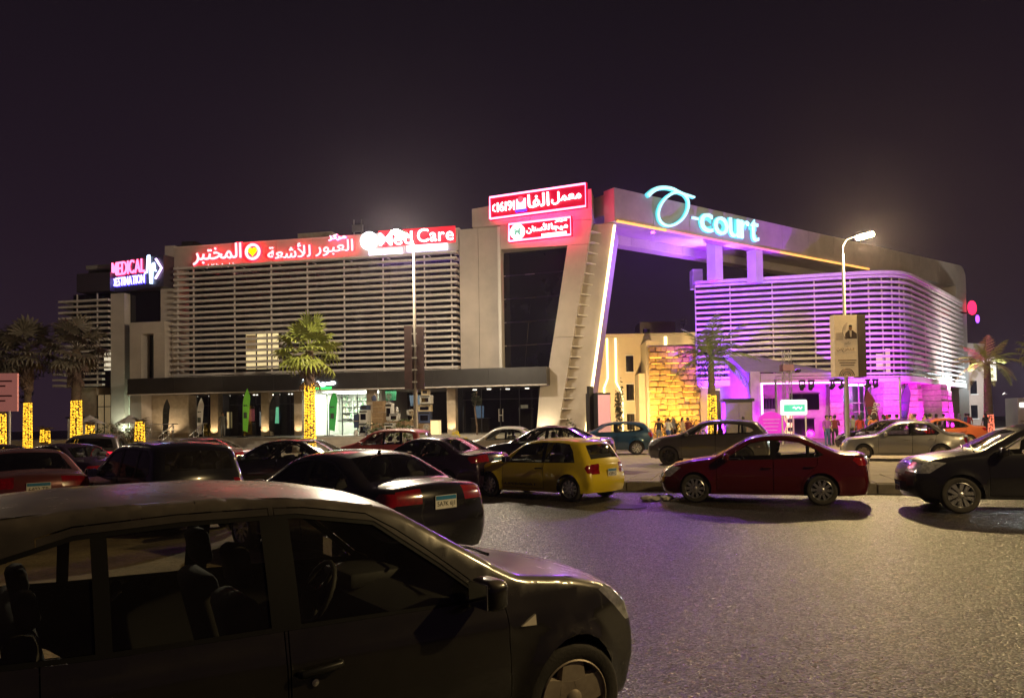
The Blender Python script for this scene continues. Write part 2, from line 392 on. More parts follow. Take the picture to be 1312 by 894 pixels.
# shop fronts: frames and panes
def shopfront(x0, x1, n, mat=M_DGL, y=1.2, top=4.1):
    w = (x1 - x0) / n
    for i in range(n):
        bx('shop_pane', x0 + i * w + .03, x0 + (i + 1) * w - .03, y, y + .03, TZ + .06, top - .75, mat, MALL)
        bx('shop_pane', x0 + i * w + .03, x0 + (i + 1) * w - .03, y, y + .03, top - .70, top, mat, MALL)
    for i in range(n + 1): bx('shop_mullion', x0 + i * w - .028, x0 + i * w + .028, y - .03, y + .06, TZ, top, M_FRAME, MALL)
M_SHG = GLASS('dark shop glass', (.45, .47, .48))
shopfront(-30.5, -28.7, 2, M_SHG); shopfront(-27.9, -24.8, 3, M_SHG); shopfront(-24.0, -22.3, 2, M_SHG); shopfront(-10.5, -5.3, 4, M_SHG)
for i, (x, y) in enumerate(((-29.9, 2.3), (-29.2, 1.8), (-27.2, 2.2), (-26.2, 1.8), (-25.3, 2.4), (-23.5, 1.9), (-22.8, 2.4), (-9.9, 2.2), (-8.8, 1.8), (-7.6, 2.3), (-6.2, 2.0))):
    bx('downlight', x - .12, x + .12, y - .12, y + .12, 4.06, 4.12, EM('shop downlight', (1.0, .85, .62), 9), MALL)
for x, w, z in ((-29.8, .7, 1.0), (-27.3, 1.0, .9), (-25.6, .6, 1.5), (-23.3, .9, 1.1), (-9.6, 1.2, 1.0), (-6.4, .9, 1.6)):
    dk = bx('reception_desk', x - w / 2, x + w / 2, 2.3, 2.8, TZ, TZ + z, P('desk veneer', (.22, .15, .09), .5), MALL); bx('desk_top', x - w / 2 - .04, x + w / 2 + .04, 2.26, 2.84, TZ + z, TZ + z + .05, M_WHITE, dk)
for i, (x, w, z0, z1, cc) in enumerate(((-30.1, .5, 1.9, 3.0, (.3, .6, 1.0)), (-29.1, .4, 1.7, 2.9, (1, .7, .3)), (-27.4, .7, 2.2, 3.1, (.9, .2, .2)), (-26.4, .45, 1.8, 2.9, (.9, .9, .8)), (-25.3, .5, 2.0, 3.2, (.2, .7, .4)), (-23.6, .5, 1.9, 3.1, (1, .8, .4)), (-22.8, .4, 2.1, 2.8, (.3, .4, 1)), (-9.8, .6, 2.0, 3.0, (.5, .7, 1.0)), (-6.6, .5, 1.9, 3.0, (1, .75, .45)))):
    bx('lit_poster', x - w / 2, x + w / 2, 3.08, 3.14, z0, z1, EM('lit poster %d' % i, cc, .35), MALL)
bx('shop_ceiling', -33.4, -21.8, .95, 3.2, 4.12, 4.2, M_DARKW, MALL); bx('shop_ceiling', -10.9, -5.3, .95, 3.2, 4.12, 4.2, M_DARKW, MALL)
for xx in (-7.98, -7.72):      # long pull handles of the glazed doors
    MB().tube([(xx, 1.17, 1.9), (xx, 1.08, 1.9), (xx, 1.08, 2.7), (xx, 1.17, 2.7)], .03, 8).build('door_handle', M_STEEL, MALL)
bx('door_crossbar', -7.98, -7.72, 1.06, 1.1, 2.27, 2.33, M_STEEL, MALL)
# solid ground floor core behind dark fronts
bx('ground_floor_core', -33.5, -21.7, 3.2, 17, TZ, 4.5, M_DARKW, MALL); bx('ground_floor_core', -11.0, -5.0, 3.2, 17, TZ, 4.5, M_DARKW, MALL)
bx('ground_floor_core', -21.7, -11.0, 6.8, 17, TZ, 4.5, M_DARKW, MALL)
for xx in (-21.65, -16.45, -11.1): bx('party_wall', xx - .1, xx + .1, 1.3, 6.8, TZ, 4.5, M_WHITE if xx < -16 else M_DARKW, MALL)
bx('shop_ceiling', -21.5, -11.2, .95, 6.8, 4.2, 4.3, M_WHITE, MALL)
# --- left end: louvred corner, tall glazed slot, portal frame, sign block
bx('corner_pier', -36.4, -35.28, -.35, 2, TZ, 11.6, M_WALL, MALL)
for z0, z1 in ((5.05, 7.2), (7.23, 9.4), (9.43, 11.75)): bx('window_pane', -35.25, -32.6, .25, .3, z0, z1, M_DGL, MALL)
bx('lit_wall', -35.3, -34.5, .1, 1.5, TZ, 5.0, P('green lit white render', (.62, .68, .58), .6), MALL)  # white render; the greenish light on it is put into the colour
bx('portal_frame', -34.5, -33.56, -.8, 1, TZ, 9.35, M_WALL, MALL); bx('portal_head', -33.55, -31.7, -.8, 1, 8.5, 9.35, M_WALL, MALL)
bx('portal_jamb', -32.58, -31.7, -.79, 1, 5.27, 8.49, M_WALL, MALL)
bx('window_pane', -33.55, -32.6, .1, .15, 5.1, 8.48, M_DGL, MALL)
bx('end_pier', -32.56, -31.08, -.04, 1.5, 9.37, 13.3, M_WALL, MALL); bx('end_pier', -31.68, -31.08, -.04, 1.5, 5.28, 9.35, M_WALL, MALL)
bx('end_pier', -32.2, -31.42, -.04, 1.5, 13.32, 14.9, M_WALL, MALL)
bx('chimney', -32.0, -31.0, 1.6, 2.6, 14.2, 15.6, M_DARKW, MALL)
bx('sign_block', -39.3, -36.5, -.3, 5.0, 11.85, 13.2, P('violet black cladding', (.05, .04, .055), .4), MALL)
sl = MB(); sl.box(-40.6, -36.42, -.6, -.3, -.075, .075); sl.box(-40.6, -40.3, -.295, 3, -.075, .075); slm = sl.mesh('slat')
for k in range(16): put('slat', slm, M_SLAT, MALL, (0 if k > 2 else -.5, 0, 5.0 + k * .41))
for xx in (-39.3, -37.6): bx('slat_post', xx - .03, xx + .03, -.28, -.2, 4.9, 11.7, M_SLAT, MALL)
bx('corner_glass', -40.2, -36.5, .4, .45, 4.9, 11.8, M_DGL, MALL)
ow = bx('office_window', -37.5, -36.7, .3, .36, 6.1, 7.4, EM('office light pale', (1.0, .86, .62), .5), MALL)
bx('transom', -37.5, -36.7, .26, .29, 6.7, 6.78, M_FRAME, ow)
bx('ground_wall', -40.4, -38.3, .5, 2, TZ - .5, 4.9, M_COL, MALL)
cw = bx('curtained_window', -38.2, -36.5, .5, .55, TZ, 4.3, P('lit curtain', (.5, .42, .28), .9, emit=(1, .72, .36), es=.10), MALL)
for i in range(4): bx('mullion', -38.2 + i * .56, -38.16 + i * .56, .43, .49, TZ, 4.3, M_FRAME, cw)
bx('transom', -38.2, -36.5, .44, .485, 3.4, 3.46, M_FRAME, cw)
bx('corner_wall', -40.4, -36.5, 2.2, 16, TZ - .5, 4.9, M_DARKW, MALL)
# --- terrace and steps
bx('terrace', -44, -3.6, -5.0, 3.2, .1, TZ, M_CONC, MALL)
for k in range(4):
    bx('step', -22.4, -13.0, -5.0 - .36 * (k + 1), -5.0 - .36 * k - .004, .12, TZ - .19 * (k + 1), M_CONC, MALL)
    bx('step', -27.9, -26.0, -5.0 - .36 * (k + 1), -5.0 - .36 * k - .004, .12, TZ - .19 * (k + 1), M_CONC, MALL)
for xx in (-28.0, -25.9):      # stair rails
    m = MB(); m.tube([(xx, -4.6, TZ + .95), (xx, -5.0, TZ + .95), (xx, -6.5, TZ + .15)], .03, 8); m.tube([(xx, -4.6, TZ + .5), (xx, -5.0, TZ + .5), (xx, -6.5, TZ - .3)], .02, 6)
    for q in range(4): yy = -5.0 - q * .5; m.tube([(xx, yy, TZ - .27 * q - .1), (xx, yy, TZ + .95 - q * .267)], .022, 6)
    m.build('stair_rail', M_STEEL, MALL, True)
m = MB(); m.tube([(-33, -4.85, TZ + .95), (-28.1, -4.85, TZ + .95)], .025, 6); m.tube([(-33, -4.85, TZ + .5), (-28.1, -4.85, TZ + .5)], .02, 6)
for q in range(7): m.tube([(-33 + q * .8, -4.85, TZ), (-33 + q * .8, -4.85, TZ + .95)], .02, 6)
m.build('terrace_rail', M_STEEL, MALL, True)
# --- pharmacy interior
ph = M_WHITE
bx('pharmacy_back', -21.5, -16.6, 6.3, 6.5, TZ, 4.2, ph, MALL)
bx('ceiling_light', -21.0, -17.0, 2.0, 2.5, 4.14, 4.19, EM('pharmacy tube', (.95, 1.0, .80), 12), MALL); bx('ceiling_light', -21.0, -17.0, 4.4, 4.9, 4.14, 4.19, EM('pharmacy tube', (.95, 1.0, .80), 12), MALL)
M_SHELF = P('white shelf', (.6, .6, .57), .5)
rg_ = random.Random(11)
for i in range(5):
    x0 = -21.4 + i * .95
    su = MB(); su.box(x0, x0 + .03, 5.8, 6.28, TZ, 3.9)
    for k in range(6): su.box(x0 + .03, x0 + .92, 5.82, 6.28, TZ + .3 + k * .45, TZ + .33 + k * .45)
    so = su.build('shelf_unit', M_SHELF, MALL)
    for c in range(3):
        gm = MB()
        for k in range(6):
            xx = x0 + .06
            while xx < x0 + .85:
                w = rg_.uniform(.05, .13); hh = rg_.uniform(.12, .34)
                if rg_.randrange(3) == c and xx + w < x0 + .9: gm.box(xx, xx + w * .92, 5.86, 6.1, TZ + .331 + k * .45, TZ + .331 + k * .45 + hh)
                xx += w
        gd = gm.build('shelf_goods', [P('goods a', (.6, .55, .42), .6, var=.4, scale=6), P('goods b', (.25, .42, .28), .6, var=.5, scale=6), P('goods c', (.65, .63, .6), .6, var=.3, scale=6)][c], so); gd['kind'] = 'stuff'
ct = bx('counter', -20.6, -17.6, 3.6, 4.2, TZ, TZ + 1.0, M_SHELF, MALL)
bx('counter_top', -20.65, -17.55, 3.55, 4.25, TZ + 1.0, TZ + 1.05, M_DARKW, ct)
M_PANE = GLASS('shop glass', (.9, .93, .9))
shopfront(-21.5, -16.95, 4, M_PANE)
# --- roof clutter
bx('stair_head', -23.6, -20.9, 3.4, 6, 14.2, 16.1, M_COL, MALL)
MB().prism_xz([(-20.9, 14.2), (-20.9, 16.0), (-17.6, 14.9), (-17.6, 14.2)], 3.4, 5.5).build('stair_roof', M_COL, MALL)
m = MB(); m.tube([(-19.4, 4, 14.5), (-19.4, 4, 17.0)], .05, 6); m.tube([(-18.8, 4, 14.5), (-18.8, 4, 17.0)], .05, 6); m.box(-19.5, -18.7, 3.9, 4.1, 16.1, 16.6)
m.build('roof_mast', M_STEEL, MALL)
bx('water_tank', -34.2, -32.9, 3.0, 4.4, 14.2, 15.7, M_DARKW, MALL)

# ================================================================== GATEWAY (leaning leg + long beam), local x along the beam, y to the court
GATE = empty('gateway_frame', C0, R(34.8), 'huge angular gateway beam with leaning leg and light strips spanning the court', 'gateway')
TL = Matrix.Rotation(R(-45.8), 4, 'Z')         # left-wing axes inside the gateway's own axes
def led(e0, z): return lerp(-2.22, -.02, (z - .45) / 14.1)
lg = [(-1.35, 14.55), (-.02, 14.55), (-2.22, .3), (-4.9, .3), (-3.8, 6)]
MB().prism_xz(lg, .45, 5.2, TL).build('leaning_leg', M_WALL, GATE)
fm = 20
for k in range(fm):
    z = 1.3 + k * .665; xe = lerp(-3.85, -1.42, (z - 1.2) / 13.3)
    MB().prism_xy([(xe - .02, -.28), (xe + .12, -.28), (xe + .62, .44), (xe - .02, .44)], z - .03, z + .03, TL).build('fin', M_SLAT, GATE)
# edge light of the leg
M_LEDW = EM('warm white light strip', (1.0, .80, .38), 3.2)
m = MB(); m.prism_xz([(-.10, 14.4), (.06, 14.4), (-2.14, .45), (-2.30, .45)], .34, .43, TL); m.build('light_strip', M_LEDW, GATE)
# beam fascia panels, soffit beams, recess
BL = 47.6
x = 0.0
while x < BL - 2.2:
    x1 = min(BL - 2.1, x + 3.5)
    bx('fascia_panel', x + .012, x1 - .012, 0, 1.0, 14.58, 16.72 - .0 * x, M_WALL, GATE); x = x1
bx('beam_core', .2, BL - .4, 1.0, 4.6, 15.25, 16.6, M_WALL, GATE)
x = 0.4
while x < BL - 3:
    x1 = min(BL - 2.1, x + 5.5); bx('inner_beam', x + .012, x1 - .012, 4.6, 5.6, 14.58, 16.6, M_WALL, GATE); x = x1
# rounded far end that turns down into the right leg
pr = [(BL - 2.1, 16.72)] + [(BL - 1.2 + 1.2 * math.sin(R(a)), 15.52 + 1.2 * math.cos(R(a))) for a in range(0, 91, 15)] + [(BL, 14.0), (BL - 2.1, 14.0)]
MB().prism_xz(pr, 0, 5.6).build('beam_end', M_WALL, GATE)
bx('right_leg', BL - 2.1, BL, .02, 5.5, 0, 13.98, M_WALL, GATE)
bx('roof_slab', 32.0, BL - 2.1, 5.6, 16, 15.7, 16.5, M_DARKW, GATE)
M_LEDO = EM('amber light strip', (1.0, .42, .10), 1.1)
M_LEDP = EM('pink light strip', (.9, .22, .32), .7)
bx('light_strip', .15, 4.6, -.14, -.01, 14.49, 14.62, M_LEDO, GATE)
bx('light_strip', 4.62, 17.0, -.14, -.01, 14.49, 14.62, M_LEDP, GATE)
bx('light_strip', 17.02, 29.6, -.14, -.01, 14.49, 14.62, M_LEDO, GATE)
for cx_, cy_ in ((11.5, 1.6), (15.1, .75)):
    bx('post', cx_ - .42, cx_ + .42, cy_ - .4, cy_ + .4, 12.1, 15.24 if cy_ > 1.3 else 14.57, M_WHITE, GATE)

# ================================================================== RIGHT WING with the rounded slatted corner (world axes)
RW = empty('slatted_wing', (22, 58, 0), 0, 'violet lit two storey wing with rounded corner wrapped in horizontal slats', 'building')
PTH = [(14.45, 57.75), (18, 56.85), (22, 55.85), (25.4, 55.0), (27.0, 54.7), (28.3, 54.75), (29.4, 55.2), (30.4, 56.05), (33, 58.9), (38, 64.6), (43.2, 70.6)]
def off_path(P_, d):
    o = []
    for i, p in enumerate(P_):
        a = Vector(P_[max(0, i - 1)]); b = Vector(P_[min(len(P_) - 1, i + 1)]); t = (b - a).normalized(); o.append((p[0] - t.y * d, p[1] + t.x * d))
    return o
def smooth_path(P_, k=6):
    o = []
    for i in range(len(P_) - 1):
        p0, p1, p2, p3 = P_[max(0, i - 1)], P_[i], P_[i + 1], P_[min(len(P_) - 1, i + 2)]
        for j in range(k):
            t = j / k; o.append(tuple(.5 * (2 * p1[c] + (p2[c] - p0[c]) * t + (2 * p0[c] - 5 * p1[c] + 4 * p2[c] - p3[c]) * t * t + (3 * p1[c] - p0[c] - 3 * p2[c] + p3[c]) * t ** 3) for c in (0, 1)))
    o.append(P_[-1]); return o
SP = smooth_path(PTH, 4)
def ribbon(P_, d0, d1, z0, z1, mb=None):
    """solid band that follows a path between two offsets"""
    a = off_path(P_, d0); b = off_path(P_, d1); m = mb or MB(); n = len(P_)
    vs = [(x - 22, y - 58, z0) for x, y in a] + [(x - 22, y - 58, z0) for x, y in b] + [(x - 22, y - 58, z1) for x, y in a] + [(x - 22, y - 58, z1) for x, y in b]
    fs = []
    for i in range(n - 1):
        fs += [(i, i + 1, 2 * n + i + 1, 2 * n + i), (n + i + 1, n + i, 3 * n + i, 3 * n + i + 1), (2 * n + i, 2 * n + i + 1, 3 * n + i + 1, 3 * n + i), (n + i, n + i + 1, i + 1, i)]
    fs += [(0, 2 * n, 3 * n, n), (n - 1, 2 * n - 1, 4 * n - 1, 3 * n - 1)]
    return m.add(vs, fs)
slm = ribbon(SP, 0, .28, -.085, .085).mesh('slat')
for k in range(18): put('slat', slm, M_SLAT, RW, (0, 0, 4.98 + k * .425))
ribbon(SP, -.05, 1.2, 12.35, 12.6).build('top_band', M_SLAT, RW)
pi_ = off_path(SP, 1.1)
for i in range(0, len(pi_) - 1, 2):
    a, b = pi_[i], pi_[min(i + 2, len(pi_) - 1)]
    for z0, z1 in ((4.85, 8.5), (8.55, 12.3)):
        MB().add([(a[0] - 22, a[1] - 58, z0), (b[0] - 22, b[1] - 58, z0), (b[0] - 22, b[1] - 58, z1), (a[0] - 22, a[1] - 58, z1)], [(0, 1, 2, 3)]).build('window_pane', P('wing glazing', (.03, .026, .045), .22, var=.35, scale=.5), RW)
pp = off_path(SP, .36); acc = 0; last = None
pmm = MB().box(-.04, .04, -.04, .04, 4.8, 12.35).mesh('slat_post')
for i, p in enumerate(pp):
    if i % 3 == 0: put('slat_post', pmm, M_SLAT, RW, (p[0] - 22, p[1] - 58, 0))
foot = [(x - 22, y - 58) for x, y in off_path(SP, 1.3)]
MB().prism_xy(foot + [(43 - 22, 82 - 58), (23 - 22, 82 - 58)], 12.05, 12.3).build('roof', M_CONC, RW)
MB().prism_xy([(x - 22, y - 58) for x, y in off_path(SP, -.1)] + [(44 - 22, 82 - 58), (23 - 22, 82 - 58)], 4.35, 4.8).build('soffit_slab', M_WHITE, RW)
bx('shaft', -7.4, -6.6, 1.0, 2.0, 12.3, 13.8, M_WHITE, RW)
bx('core', -4.5, 14, 8, 22, .2, 4.3, M_DARKW, RW)
# lit rooms behind the slats near the corner
for (i0, i1, z0, z1) in ((17, 19, 5.3, 6.5), (20, 22, 5.0, 6.9)):
    a, b = off_path(SP, .9)[i0], off_path(SP, .9)[i1]
    MB().add([(a[0] - 22, a[1] - 58, z0), (b[0] - 22, b[1] - 58, z0), (b[0] - 22, b[1] - 58, z1), (a[0] - 22, a[1] - 58, z1)], [(0, 1, 2, 3)]).build('lit_window', EM('lit room', (1.0, .62, .5), .5), RW)
# ground floor: tapering stone columns and shop fronts
M_STONE = P('split stone', (.42, .38, .36), .85, var=.25, scale=4, bump=.6, bscale=9)
def taper_col(x, y, w0, w1, z1, rz):
    c = empty('column', (x - 22, y - 58, .22), rz, parent=RW); rgc = random.Random(int(x * 10))
    n = 9
    for k in range(n):
        z = k * (z1 - .22) / n; t = k / n; w = lerp(w0, w1, t); d = w * .5
        bx('stone_course', -w / 2 - rgc.uniform(0, .03), w / 2 + rgc.uniform(0, .03), -d - rgc.uniform(0, .04), d, z + .012, z + (z1 - .22) / n - .012, M_STONE, c)
COLW = [(28.0, 55.4, 2.0, 1.3, R(8)), (31.4, 58.0, 1.3, .8, R(45)), (34.6, 61.2, 2.2, 1.8, R(47)), (36.8, 63.6, 1.6, 1.2, R(48)), (24.6, 56.4, .9, .9, R(-12))]
for x_, y_, a_, b_, r_ in COLW: taper_col(x_, y_, a_, b_, 4.35, r_)
M_SHOPL = P('shop interior', (.5, .52, .58), .6)
fp = off_path(SP, 2.6)
for i in range(8, len(fp) - 1, 2):
    a, b = fp[i], fp[min(i + 2, len(fp) - 1)]
    for z0, z1, mt in ((.25, 3.0, M_PANE), (3.05, 4.3, M_PANE)):
        MB().add([(a[0] - 22, a[1] - 58, z0), (b[0] - 22, b[1] - 58, z0), (b[0] - 22, b[1] - 58, z1), (a[0] - 22, a[1] - 58, z1)], [(0, 1, 2, 3)]).build('shop_pane', mt, RW)
    MB().box(a[0] - 22.04, a[0] - 21.96, a[1] - 58.04, a[1] - 57.96, .22, 4.35).build('shop_mullion', M_WHITE, RW)
bp_ = off_path(SP, 5.2)
ribbon(SP[8:], 5.2, 5.4, .22, 4.35).build('shop_back_wall', M_SHOPL, RW)
for i in range(10, len(SP) - 4, 4):
    a = off_path(SP, 3.9)[i]; bx('shop_light', a[0] - 22.7, a[0] - 21.3, a[1] - 58.15, a[1] - 57.85, 4.28, 4.33, EM('shop tube', (.60, .90, 1.0), 4), RW)
    for q in range(4):
        bx('display_shelf', a[0] - 22.9, a[0] - 21.6, a[1] - 57.2, a[1] - 56.9, .8 + q * .7, .86 + q * .7, M_SHELF, RW)

# ================================================================== COURT BUILDING, GOLD STONE WALL, PAVILION
M_CREAM = P('cream render', (.50, .42, .30), .7, var=.08, scale=.7)
CB = empty('court_building', (14, 70, 0), R(-3), 'cream building seen through the gateway with vertical zigzag light strips', 'building')
bx('wall', -9, 8, 0, 9, .2, 9.7, M_CREAM, CB); bx('parapet', -9.05, 8.05, -.06, .3, 9.71, 10.0, M_CREAM, CB)
hut = bx('roof_hut', -1.3, 2.2, 4, 8, 9.9, 11.6, M_CREAM, CB); bx('hut_window', -1.0, -.3, 3.95, 3.99, 10.3, 10.9, M_DGL, hut)
m = MB(); m.tube([(3.2, 5, 10), (3.2, 5, 11.9)], .03, 6); m.tube([(2.9, 5, 11.6), (3.5, 5, 11.8)], .03, 6); m.tube([(2.9, 5, 11.3), (3.5, 5, 11.5)], .03, 6); m.build('roof_antenna', M_STEEL, CB)
M_LEDC = EM('cream light strip', (1.0, .80, .38), 3.2)
for x0 in (-4.9, -4.1):
    m = MB(); q = [(x0, 9.6), (x0, 5.4), (x0 + .55, 4.3), (x0 + .55, .8)] if x0 > -4.5 else [(x0, 9.6), (x0, 5.8), (x0 - .35, 4.9), (x0 - .35, .8)]
    for i in range(3):
        (xa, za), (xb, zb_) = q[i], q[i + 1]; m.prism_xz([(xa - .07, za), (xa + .07, za), (xb + .07, zb_), (xb - .07, zb_)], -.10, -.02)
    m.build('light_strip', M_LEDC, CB)
for x0 in (.6, 3.6, 4.2): bx('light_strip', x0 - .12, x0 + .12, -.10, -.02, 8.3 if x0 < 3 else 7.6, 9.65, M_LEDC, CB)
for x0 in (-2.8,):
    for z0 in (.9, 3.7, 6.4):
        w_ = bx('window', x0 - .35, x0 + .35, -.03, .02, z0, z0 + 1.5, M_DGL, CB); bx('window_frame', x0 - .42, x0 + .42, -.09, -.04, z0 - .1, z0 - .02, M_WHITE, w_); bx('lintel', x0 - .42, x0 + .42, -.09, -.04, z0 + 1.52, z0 + 1.6, M_WHITE, w_)
for z0 in (.9, 6.0):
    w_ = bx('window', -7.6, -7.1, -.03, .02, z0, z0 + 1.9, EM('lit stair window', (1, .85, .6), .8), CB); bx('window_frame', -7.7, -7.0, -.09, -.04, z0 - .1, z0 - .02, M_WHITE, w_)
bx('pilaster', -1.75, -.55, -4.0, -.02, .2, 8.9, M_CREAM, CB); bx('pilaster', -2.35, -1.76, -3.2, -.02, .2, 6.0, M_CREAM, CB)
GW = empty('stone_wall', (13.6, 62, .2), R(-3), 'golden lit wall of rough stone courses behind the palm', 'wall')
bx('backing', -2.1, 2.1, .25, 1.2, 0, 7.9, M_CREAM, GW); bx('end_pier', 2.12, 3.0, -.1, 1.2, 0, 7.7, M_CREAM, GW)
M_GSTONE = P('golden stone', (.52, .34, .10), .85, var=.45, scale=2.2, bump=.8, bscale=8)
rs = random.Random(5); NC = 16
sv = [MB().rbox(0, w, -.16, .2, 0, .42, .05, seg=1).mesh('stone') for w in (.42, .55, .70, .88)]; sw = (.42, .55, .70, .88)
for k in range(NC):
    x = -2.08
    while x < 2.0:
        i = rs.randrange(4)
        if x + sw[i] > 2.12: i = 0
        if x + sw[i] > 2.14: break
        if rs.random() > .05: put('stone', sv[i], M_GSTONE, GW, (x + .01, rs.uniform(-.16, .10), .05 + k * .485), (rs.uniform(-.03, .03), rs.uniform(-.02, .02), rs.uniform(-.02, .02)))
        x += sw[i] + .012
    for a_, b_ in ((-2.05, -.9), (-.85, .5), (.55, 2.05)):
        if rs.random() < .62: bx('light_strip', a_ + rs.uniform(0, .4), b_ - rs.uniform(0, .4), .0, .08, .05 + k * .485 - .05, .05 + k * .485 - .025, EM('golden light strip', (1.0, .50, .06), 3.5), GW)
PV = empty('court_pavilion', (20, 54, .2), 0, 'low violet lit pavilion with sloping roof and glowing frame beside the court', 'pavilion')
def wq(name, pts, mat, th=None): return MB().add([(x - 20, y - 54, z - .2) for x, y, z in pts], [tuple(range(len(pts)))]).build(name, mat, PV)
M_PVW = P('pavilion render', (.40, .37, .39), .6)
wq('side_wall', [(16.85, 60.0, .2), (16.75, 53.0, .2), (16.75, 53.0, 5.15), (16.85, 60.0, 7.7)], M_PVW)
wq('roof', [(16.85, 60.0, 7.7), (16.75, 53.0, 5.15), (21.5, 52.0, 4.9), (25.0, 54.9, 4.9)], M_PVW)
bx('front_pier', -3.25, -2.55, -2.0, -1.0, 0, 4.9, M_PVW, PV)
bx('front_beam', -2.54, 3.6, -2.05, -1.2, 4.1, 4.75, M_PVW, PV)
bx('back_wall', -3.2, 5.0, 2.6, 2.8, 0, 4.6, M_PVW, PV)
M_LEDV = EM('pink white light strip', (1.0, .40, .92), 2.6)
bx('light_strip', -2.53, -2.42, -2.1, -2.0, 0, 4.05, M_LEDV, PV); bx('light_strip', -2.53, 3.5, -2.12, -2.05, 3.98, 4.08, M_LEDV, PV)
for x0, x1, z0, z1 in ((-2.2, -.9, 1.6, 3.3), (1.2, 3.4, 2.2, 3.4), (1.5, 3.0, .2, 1.5)):
    w_ = bx('window', x0, x1, 2.5, 2.55, z0, z1, EM('blue shop window', (.10, .2, .42), .5) if x0 < 0 else M_DGL, PV); bx('window_frame', x0 - .05, x1 + .05, 2.44, 2.49, z1, z1 + .07, M_FRAME, w_)
for q in range(6): bx('hanging_garment', -1.3 + q * .22, -1.16 + q * .22, 2.0, 2.3, 2.3, 3.1, P('dark cloth', (.03, .03, .04), .9), PV)
bx('shop_shelf', .55, 1.05, 1.6, 2.3, .0, 2.6, EM('lit shelf', (1.0, .66, .30), 1.2), PV)
for q in range(3): bx('shelf_board', .6, 1.0, 1.5, 1.58, .6 + q * .65, .9 + q * .65, M_DARKW, PV)
# ================================================================== SIGNS
AR['ؤ'] = ('\ufe85', '\ufe86', None, None)
def on_mall(x, y, z, rz=0.0): c, s = math.cos(R(-11)), math.sin(R(-11)); return (C0[0] + x * c - y * s, C0[1] + x * s + y * c, z), R(-11) + rz
def on_gate(x, y, z): c, s = math.cos(R(34.8)), math.sin(R(34.8)); return (C0[0] + x * c - y * s, C0[1] + x * s + y * c, z), R(34.8)
def sign(name, at, label): (loc, rz) = at; return empty(name, loc, rz, label, 'sign', 'lit signs on the mall')
E_PINK = EM('pink letter face', (1.0, .48, .50), 1.5); E_RED = EM('red halo light', (1.0, .006, .020), 5.0); E_WHT = EM('white letter face', (1.0, .95, .97), 2.2)
E_MAG = EM('pink neon', (1.0, .26, .50), 2.4); E_BLU = EM('blue letter face', (.38, .36, 1.0), 2.2); E_BLH = EM('blue halo light', (.03, .012, 1.0), 5.0); E_VIO = EM('violet halo light', (.26, .04, 1.0), 10)
E_CYA = EM('aqua letter face', (.46, .96, 1.0), .85); E_CYH = EM('aqua halo', (.10, .55, .60), .8); E_YEL = EM('yellow heart', (1.0, .72, .0), 1.4); E_GRN = EM('green light', (.03, .9, .12), 1.6)
E_ICE = EM('ice panel', (.72, .88, 1.0), 1.7); E_LAV = EM('lavender panel', (.80, .74, 1.0), 1.9); E_ROSE = EM('rose halo', (1.0, .02, .16), 9.0)
def letters(par, txt, x, z, w, h, face, halo=None, y=-.16, bold=.008, depth=.08, hb=.03):
    o = put('lettering', text_mesh(txt, w, h, depth, bold), face, par, (x, y, z))
    if halo: put('halo_light', text_mesh(txt, w * 1.03, h * 1.08, .03, hb), halo, par, (x - w * .015, y + .09, z - h * .04))
    return o
def latin(par, txt, x, z, w, h, face, halo=None, y=-.16, bold=.004, cap=.73):
    """one part per letter, spread over the width w"""
    ws = []
    for c in txt:
        if c == ' ': ws.append((c, .28, None)); continue
        me = text_mesh(c, None, None, .08, bold); xs = [v.co.x for v in me.vertices]; zs_ = [v.co.z for v in me.vertices]; ws.append((c, max(xs), me))
    tot = sum(a[1] for a in ws) + .09 * (len(ws) - 1); k = w / tot; kz = h / cap; cx = 0
    for c, ww, me in ws:
        if me:
            o = put('letter', me, face, par, (x + cx * k, y, z)); o.scale = (k, 1, kz)
            if halo: q = put('halo_light', me, halo, par, (x + cx * k - .03, y + .09, z - .04)); q.scale = (k * 1.06, .4, kz * 1.08)
        cx += ww + .09
# -- laboratory sign with heart
s = sign('lab_sign', on_mall(-29.6, -.36, 13.0), 'glowing red Arabic laboratory sign with yellow heart in a ring, above the slats')
letters(s, arabic('المختبر'), 0, .25, 3.75, 1.4, E_PINK, E_RED, bold=.008)
letters(s, arabic('معامل مؤمنة كامل'), 1.0, -.02, 2.5, .30, E_PINK, None, bold=.01, depth=.05)
m = MB(); T90 = Matrix.Translation((4.62, -.16, .95)) @ Matrix.Rotation(R(90), 4, 'X')
m.lathe([(.40, 0), (.40, .08), (.58, .08), (.58, 0)], 28, T90, cap=False); m.build('heart_ring', E_PINK, s)
m = MB(); m.lathe([(.001, -.05), (.68, -.05), (.68, -.02), (.001, -.02)], 28, T90, cap=False); m.build('halo_light', E_RED, s)
hp = [(4.62 + .31 * (16 * math.sin(t) ** 3) / 16, .97 + .31 * (13 * math.cos(t) - 5 * math.cos(2 * t) - 2 * math.cos(3 * t) - math.cos(4 * t)) / 15) for t in [2 * math.pi * i / 28 for i in range(28)]]
MB().prism_xz(hp, -.27, -.20).build('heart', E_YEL, s)
# -- radiology sign
s = sign('radiology_sign', on_mall(-23.85, -.36, 13.3), 'glowing pink Arabic radiology centre sign right of the heart ring')
letters(s, arabic('العبور'), 3.55, .03, 2.75, 1.05, E_PINK, E_RED, bold=.008); letters(s, arabic('للأشعة'), 0, .05, 3.2, 1.0, E_PINK, E_RED, bold=.008); letters(s, arabic('مركز'), 4.5, 1.06, 1.3, .42, EM('pale pink letter', (1, .62, .72), 1.8), E_ROSE, bold=.02)
